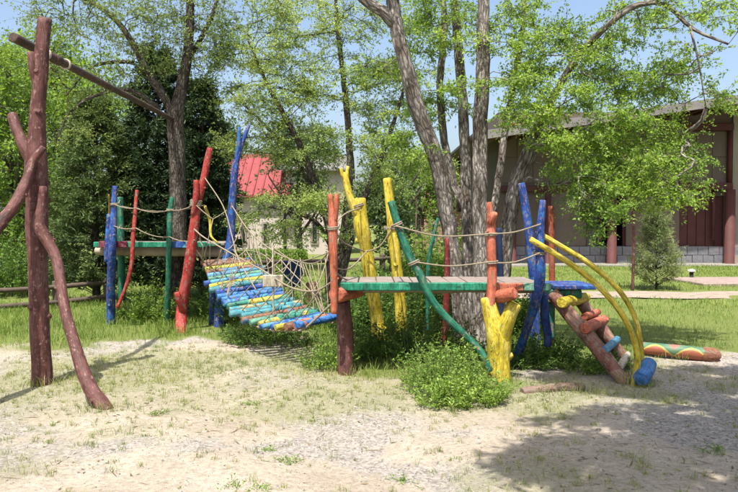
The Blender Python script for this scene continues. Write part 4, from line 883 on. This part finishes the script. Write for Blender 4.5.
log('handrail', [P(542, 235, 7.45), P(564, 248, 7.45), P(587, 262, 7.42), P(606, 277, 7.4), P(622, 294, 7.36), P(634, 315, 7.33), P(640, 340, 7.3), P(642, 365, 7.28), P(641, 383, 7.27)], [.028] * 9, M['yellow'], ld, 12, .04)
sl = thing('log_stump', 'short bright blue log standing at the foot of the yellow rails', 'log', G(643, 386))
log('log', [P(641, 379, 6.92), P(645, 372, 7.1), P(649, 364, 7.3)], [.078, .08, .076], M['sky'], sl, 20, .04)

# ------------------------------------------------------------------ painted log lying beyond, half buried timber
cl = thing('painted_log', 'lying log painted with green, yellow and orange curves at the lawn edge', 'log', G(682, 357))
m, N, L, b = nt('paint_caterpillar'); c1 = lc_coord(N, L, (1, 1, 1)); sx = nd(N, 'SeparateXYZ'); L.new(c1, sx.inputs[0])
tco = nd(N, 'TexCoord'); so = nd(N, 'SeparateXYZ'); L.new(tco.outputs['Object'], so.inputs[0])
def mth(op, a_, b2=None):
    q_ = nd(N, 'Math', operation=op)
    for k_, v_ in enumerate((a_, b2)):
        if v_ is None: continue
        if hasattr(v_, 'links'): L.new(v_, q_.inputs[k_])
        else: q_.inputs[k_].default_value = v_
    return q_.outputs[0]
nzc = nd(N, 'TexNoise', Scale=14.0, Detail=5.0, Roughness=.65); L.new(tco.outputs['Object'], nzc.inputs['Vector'])
arc = mth('ABSOLUTE', mth('SINE', mth('MULTIPLY', sx.outputs[2], 7.6)))
dif = mth('ADD', mth('SUBTRACT', mth('MULTIPLY', so.outputs[2], 7.5), mth('MULTIPLY', arc, .85)), mth('MULTIPLY', nzc.outputs[0], .22))
r = ramp(N, [(.0, (.24, .07, .035)), (.10, (.27, .09, .04)), (.16, (.36, .27, .06)), (.26, (.38, .29, .07)), (.31, (.05, .13, .07)), (.70, (.09, .17, .10)), (.9, (.26, .12, .09))]); L.new(dif, r.inputs[0])
L.new(r.outputs[0], b.inputs['Base Color']); b.inputs['Roughness'].default_value = .5
bp = nd(N, 'Bump', Strength=.4, Distance=.01); n2 = nd(N, 'TexNoise', Scale=1.0, Detail=5.0); L.new(lc_coord(N, L, (30, 30, 6)), n2.inputs['Vector']); L.new(n2.outputs[0], bp.inputs['Height']); L.new(bp.outputs[0], b.inputs['Normal'])
ca, cb = G(640, 353) + np.array([0, 0, .07]), G(714, 361) + np.array([0, 0, .068])
log('log', [ca, (ca + cb) / 2, cb], [.07, .08, .08], m, cl, 18, .08, 0)
lx = (cb - ca) / np.linalg.norm(cb - ca)
MB().tube(catmull([cb - lx * .12, cb - lx * .03, cb + lx * .04, cb + lx * .075], .02, [.081, .088, .07, .025])[0], catmull([cb - lx * .12, cb - lx * .03, cb + lx * .04, cb + lx * .075], .02, [.081, .088, .07, .025])[1], 18, .05, 4).build('end_band', paint('paint_orange', (.36, .14, .07), .45), cl)
kt = MB(); a, b_ = G(522, 394), G(583, 389); log_into(kt, [a + [0, 0, .01], (a + b_) / 2 + [0, 0, .025], b_ + [0, 0, .015]], [.05, .055, .05], 12, .1)
tag(kt.build('timber', paint('worn_pink_timber', (.30, .17, .14), .5), None, base=None), 'weathered pinkish timber half buried before the log ladder', 'timber')

# ------------------------------------------------------------------ low fence
def fence(label, pts, h1, h2, posts):
    t = thing('wooden_fence', label, 'fence', pts[0]); a, b_ = np.asarray(pts[0], float), np.asarray(pts[1], float)
    for h in (h1, h2):
        if h: log('rail', [a + [0, 0, h], (a + b_) / 2 + [0, 0, h - .02], b_ + [0, 0, h + .02]], .045, M['darkwood'], t, 8, .08)
    for f in posts:
        q = a + (b_ - a) * f; log('post', [q - [0, -.06, .1], q + [0, .06, h1 + .1]], .075, M['darkwood'], t, 10, .06)
    return t
fence('low dark wooden rail fence running behind the swing post', [(px_x(-40, 12.3), 12.3, 0), (px_x(108, 14.3), 14.3, 0)], .43, .14, (.1, .6, .98))
fence('long grey-brown rail fence before the white house hedge', [(px_x(262, 15.5), 15.5, 0), (px_x(430, 18.5), 18.5, 0)], .78, None, (.03, .35, .68, .97))

# blue bin hung on the fence, two sawn stumps
bn = thing('litter_bin', 'dark blue round litter bin behind the log bridge', 'bin', (px_x(293, 14.2), 14.2, 0)); c = np.array([px_x(293, 14.2), 14.2, 0.0])
blu = plain('dark_blue_enamel', (.012, .03, .13), .4, .2, 4)
mb = MB(); mb.tube([c + [0, 0, .36], c + [0, 0, .5], c + [0, 0, .86], c + [0, 0, .88], c + [0, 0, .87], c + [0, 0, .45]], [.17, .185, .215, .225, .20, .17], 20, 0, 1, True); mb.build('drum', blu, bn)
MB().tube([c + [-.02, .05, 0 - .05], c + [-.02, .05, .40]], .035, 10).build('leg', blu, bn)
for q, h, s in (((278, 15.0), .42, 'short tan sawn stump standing left of the blue bin'), ((312, 14.4), .44, 'short tan sawn stump standing right of the blue bin')):
    t = thing('tree_stump', s, 'stump', (px_x(*q), q[1], 0)); x = px_x(*q)
    log('stump', [[x, q[1], -.06], [x + .01, q[1], h * .5], [x, q[1], h]], [.16, .135, .13], plain('tan_stump' + s[-12:], (.34, .22, .12), .85, .35, 8), t, 14, .07)

# ------------------------------------------------------------------ beige hall on the right
YF = 29.0
def X(px): return px_x(px, YF)
def Z(py): return P(369, py, YF)[2]
hall = thing('hall', 'long beige hall with dark red columns, gate and overhanging grey roof', 'building', (X(620), YF, 0))
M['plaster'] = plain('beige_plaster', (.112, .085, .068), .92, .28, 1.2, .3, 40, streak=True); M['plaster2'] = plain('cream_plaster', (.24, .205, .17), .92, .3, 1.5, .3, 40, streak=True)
M['maroon'] = plain('maroon_paint', (.065, .017, .015), .75, .3, 3, .2, 30); M['block'] = plain('grey_block', (.14, .14, .15), .95, .3, 9, .5, 60)
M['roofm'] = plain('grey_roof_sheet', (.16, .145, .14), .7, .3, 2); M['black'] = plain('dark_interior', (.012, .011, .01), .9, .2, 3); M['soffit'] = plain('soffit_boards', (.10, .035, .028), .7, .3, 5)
ztop = Z(112)
def wallbox(x0, x1, z0, z1, y0=YF, y1=YF + .4, m_='plaster', nm='wall', parent=hall, bev=0.0):
    mb = MB(); mb.box([(x0 + x1) / 2, (y0 + y1) / 2, (z0 + z1) / 2], (x1 - x0, y1 - y0, z1 - z0), 0, bev); return mb.build(nm, M[m_] if isinstance(m_, str) else m_, parent, smooth=False)
zp = Z(246)
wx0, wx1, wz0, wz1 = X(586), X(626), Z(247), Z(196)       # dark opening
gx0, gx1, gz0, gz1 = X(679), X(724), Z(249), Z(188)       # gate
xl, xr = X(498), X(790)
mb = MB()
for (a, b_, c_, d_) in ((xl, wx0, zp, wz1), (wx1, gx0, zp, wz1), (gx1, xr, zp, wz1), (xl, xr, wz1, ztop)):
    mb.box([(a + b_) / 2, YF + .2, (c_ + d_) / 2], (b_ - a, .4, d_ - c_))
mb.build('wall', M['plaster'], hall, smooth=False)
wallbox(xl, xl + .4, 0, ztop, YF + .401, YF + 10); wallbox(xr - .4, xr, 0, ztop, YF + .401, YF + 10)
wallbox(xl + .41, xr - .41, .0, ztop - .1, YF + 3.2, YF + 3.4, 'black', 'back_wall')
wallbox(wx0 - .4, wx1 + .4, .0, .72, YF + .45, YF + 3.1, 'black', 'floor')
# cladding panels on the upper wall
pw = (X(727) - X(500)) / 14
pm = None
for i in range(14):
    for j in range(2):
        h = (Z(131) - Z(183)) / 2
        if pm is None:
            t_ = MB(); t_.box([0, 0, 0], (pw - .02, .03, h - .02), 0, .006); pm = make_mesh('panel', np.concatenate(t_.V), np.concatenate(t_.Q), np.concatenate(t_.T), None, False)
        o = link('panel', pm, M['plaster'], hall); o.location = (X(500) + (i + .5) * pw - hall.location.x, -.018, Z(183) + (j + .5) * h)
# plinth of grey blocks
bme = None; bw, bh = .44, zp / 2 - .004
for r_ in range(2):
    k = 0; x = xl + (0 if r_ == 0 else .22)
    while x < X(745):
        if bme is None:
            t_ = MB(); t_.box([0, 0, 0], (bw - .018, .3, bh - .014), 0, .012); bme = make_mesh('block', np.concatenate(t_.V), np.concatenate(t_.Q), np.concatenate(t_.T), None, False)
        o = link('block', bme, M['block'], hall); o.location = (x + bw / 2 - hall.location.x, .06 + .006 * ((k * 7 + r_ * 3) % 5 - 2), bh * (r_ + .5)); x += bw; k += 1
wallbox(xl, xr, -.05, zp - .01, YF + .15, YF + .39, 'block', 'plinth')
# beams, columns, gate, drainpipe
wallbox(X(556), X(729), Z(190), Z(183), YF - .28, YF - .02, 'maroon', 'lintel_beam', bev=.02)
wallbox(X(500), X(556) - .01, Z(192), Z(186), YF - .2, YF - .02, 'maroon', 'lintel_beam', bev=.02)
wallbox(X(500), X(729), Z(131), Z(124), YF - .3, YF - .02, 'maroon', 'eave_beam', bev=.02)
for px_c, r_ in ((510, .16), (608, .19), (724, .2), (545, .12)):
    xx = X(px_c); mb = MB(); mb.tube([[xx, YF - .45, -.05], [xx, YF - .45, .06], [xx, YF - .45, .08], [xx, YF - .45, Z(190) - .002]], [r_ * 1.3, r_ * 1.3, r_, r_], 20); mb.build('column', M['maroon'], hall)
gt = wallbox(gx0, gx1, gz0, gz1, YF + .12, YF + .2, 'maroon', 'gate')
for i in range(5):
    a = gx0 + (gx1 - gx0) * i / 5; wallbox(a + .015, a + (gx1 - gx0) / 5 - .015, gz0 + .05, gz1 - .05, YF + .08, YF + .125, 'maroon', 'panel', gt, .008)
MB().tube([[X(712), YF - .1, Z(190)], [X(712), YF - .1, Z(240)]], .06, 10).build('pipe', M['maroon'], hall)
MB().tube([[X(727), YF - .12, Z(126)], [X(727), YF - .12, Z(184)]], .10, 12).build('pipe', M['maroon'], hall)
wallbox(X(730.5), X(760), 0, ztop - .05, YF - .1, YF - .002, 'plaster2', 'pilaster')
wf = MB()
for (a, b_, c_, d_) in ((wx0, wx0 + .08, wz0, wz1), (wx1 - .08, wx1, wz0, wz1), (wx0 + .08, wx1 - .08, wz1 - .08, wz1), ((wx0 + wx1) / 2 - .2, (wx0 + wx1) / 2 - .12, wz0, wz1 - .08)): wf.box([(a + b_) / 2, YF + .2, (c_ + d_) / 2], (b_ - a, .1, d_ - c_))
wfo = wf.build('door_frame', M['maroon'], hall, smooth=False)
m, N, L, b = nt('dark_glass'); b.inputs['Base Color'].default_value = (.02, .022, .024, 1); b.inputs['Roughness'].default_value = .08; M['glass'] = m
wallbox(wx0 + .081, (wx0 + wx1) / 2 - .201, wz0, wz1 - .081, YF + .2, YF + .215, 'glass', 'pane', wfo)
# low pitched roof rising to the right
zl, zr = Z(122) - .25, Z(97) - .25; ang = math.atan2(zr - zl, X(738) - X(560)); xm = (xl + xr) / 2 - .6; Ln = (xr - xl + 1.6)
def roofpart(nm, y0, y1, dz_, th, m_):
    mb = MB(); ca, sa = math.cos(ang), math.sin(ang); zc = zl + (xm - X(560)) * math.tan(ang) + dz_
    mb.box([xm, (y0 + y1) / 2, zc], (Ln, y1 - y0, th), 0, 0, [[ca, 0, -sa], [0, 1, 0], [sa, 0, ca]]); return mb.build(nm, M[m_], hall, smooth=False)
roofpart('roof', YF - 2.3, YF + 10.5, .02, .10, 'roofm'); roofpart('fascia', YF - 2.36, YF - 2.304, -.06, .30, 'roofm'); roofpart('gutter', YF - 2.5, YF - 2.365, -.20, .10, 'roofm')
roofpart('soffit', YF - 2.3, YF - .002, -.09, .06, 'soffit')
for i in range(18):
    x = xl + .3 + i * (xr - xl - .5) / 18; z = zl + (x - X(560)) * math.tan(ang) - .19
    mb = MB(); mb.box([x, YF - 1.15, z], (.09, 2.2, .13)); mb.build('rafter', M['maroon'], hall, smooth=False)
wallbox(xl - .6, xr, -.02, .05, YF - 1.8, YF - .0, plain('pale_concrete', (.22, .20, .18), .9, .2, 3, .3, 40), 'apron')

# small things on the lawn before the hall
D = 20.6; x = px_x(692, D); t = thing('garden_light', 'short dark garden light with a white cap on the lawn', 'lamp', (x, D, 0))
MB().tube([[x, D, -.05], [x, D, .02], [x, D, .03], [x, D, .24]], [.09, .09, .055, .055], 14).build('post', M['black'], t); MB().tube([[x, D, .24], [x, D, .27], [x, D, .30], [x, D, .31]], [.10, .11, .09, .04], 16).build('cap', plain('white_cap', (.7, .7, .7), .5, .1), t)
a = G(718, 284); mb = MB(); mb.box([a[0] + .5, 19.6, .03], (2.6, 2.2, .10), .05, .02); tag(mb.build('concrete_slab', plain('pinkish_concrete', (.24, .18, .155), .9, .25, 4, .3, 40), smooth=False), 'flat pinkish concrete slab set into the lawn', 'slab')
a = G(724, 276); D = a[1]

# ------------------------------------------------------------------ white house with red roof, pink building
def gable_house(label, x0, x1, y0, y1, z_e, z_r, wall, roof, wins, name='house'):
    t = thing(name, label, 'house', ((x0 + x1) / 2, y0, 0)); mb = MB(); mb.box([(x0 + x1) / 2, (y0 + y1) / 2, z_e / 2], (x1 - x0, y1 - y0, z_e))
    ym = (y0 + y1) / 2
    for x in (x0, x1 - .2): mb.add([[x, y0, z_e], [x, y1, z_e], [x, ym, z_r], [x + .2, y0, z_e], [x + .2, y1, z_e], [x + .2, ym, z_r]], [[0, 3, 5, 2], [1, 2, 5, 4]], [[0, 2, 1], [3, 4, 5]])
    mb.build('wall', wall, t, smooth=False)
    for s in (0, 1):
        mb = MB(); ya, yb = (y0 - .5, ym) if s == 0 else (y1 + .5, ym); za = z_e - .5 * (z_r - z_e) / (ym - y0); dzz = .1; c_ = [[x0 - .4, ya, za + .02], [x1 + .4, ya, za + .02], [x1 + .4, yb, z_r + .02], [x0 - .4, yb, z_r + .02]]
        V = np.array(c_ + [[p_[0], p_[1], p_[2] + dzz] for p_ in c_]); mb.add(V, [[0, 1, 2, 3], [4, 7, 6, 5], [0, 4, 5, 1], [1, 5, 6, 2], [2, 6, 7, 3], [3, 7, 4, 0]]); rf = mb.build('roof', roof, t, smooth=False)
        if s == 0:
            for k in range(int((x1 - x0 + .8) / .45)):
                xx = x0 - .38 + k * .45; a_ = np.array([xx, ya, za + .13]); b2 = np.array([xx, yb, z_r + .13]); MB().tube([a_, (a_ + b2) / 2, b2], .045, 5).build('roof_rib', roof, t)
    for (a, b_, c_, d_) in wins:
        mb = MB(); mb.box([(a + b_) / 2, y0 - .02, (c_ + d_) / 2], (b_ - a, .10, d_ - c_), 0, .01); wo = mb.build('window', M['plaster2'], t, smooth=False)
        mb = MB(); mb.box([(a + b_) / 2, y0 - .075, (c_ + d_) / 2], (b_ - a - .2, .02, d_ - c_ - .2)); mb.build('pane', M['glass'], wo, smooth=False)
    return t
M['white'] = plain('whitewashed_wall', (.42, .365, .325), .9, .2, 1.0, .2, 30, streak=True); M['redroof'] = plain('red_metal_roof', (.20, .032, .034), .7, .2, 2); M['pinkw'] = plain('pink_plaster', (.32, .16, .14), .9, .2, 1.2, .2, 30, streak=True)
Y2 = 38
def X2(p_): return px_x(p_, Y2)
def Z2(p_): return P(369, p_, Y2)[2]
gable_house('whitewashed house with a bright red ribbed roof beyond the hedge', X2(228), X2(283), Y2, Y2 + 6, Z2(191), Z2(157) + .35, M['white'], M['redroof'], [(X2(240), X2(247), Z2(245), Z2(222)), (X2(262), X2(269), Z2(245), Z2(222))])
gable_house('tall pale house block adjoining the red-roofed house', X2(285), X2(345), Y2 + .5, Y2 + 7, Z2(168), Z2(150), M['white'], M['roofm'], [(X2(292), X2(300), Z2(245), Z2(218)), (X2(310), X2(318), Z2(245), Z2(218)), (X2(328), X2(336), Z2(245), Z2(218)), (X2(292), X2(300), Z2(205), Z2(185)), (X2(310), X2(318), Z2(205), Z2(185))])
gable_house('faded pink two-storey house seen past the elm trunks', X2(424), X2(470), Y2, Y2 + 7, Z2(168), Z2(150), M['pinkw'], M['roofm'], [(X2(430), X2(437), Z2(245), Z2(222)), (X2(446), X2(453), Z2(245), Z2(222)), (X2(430), X2(437), Z2(205), Z2(186)), (X2(446), X2(453), Z2(205), Z2(186))])
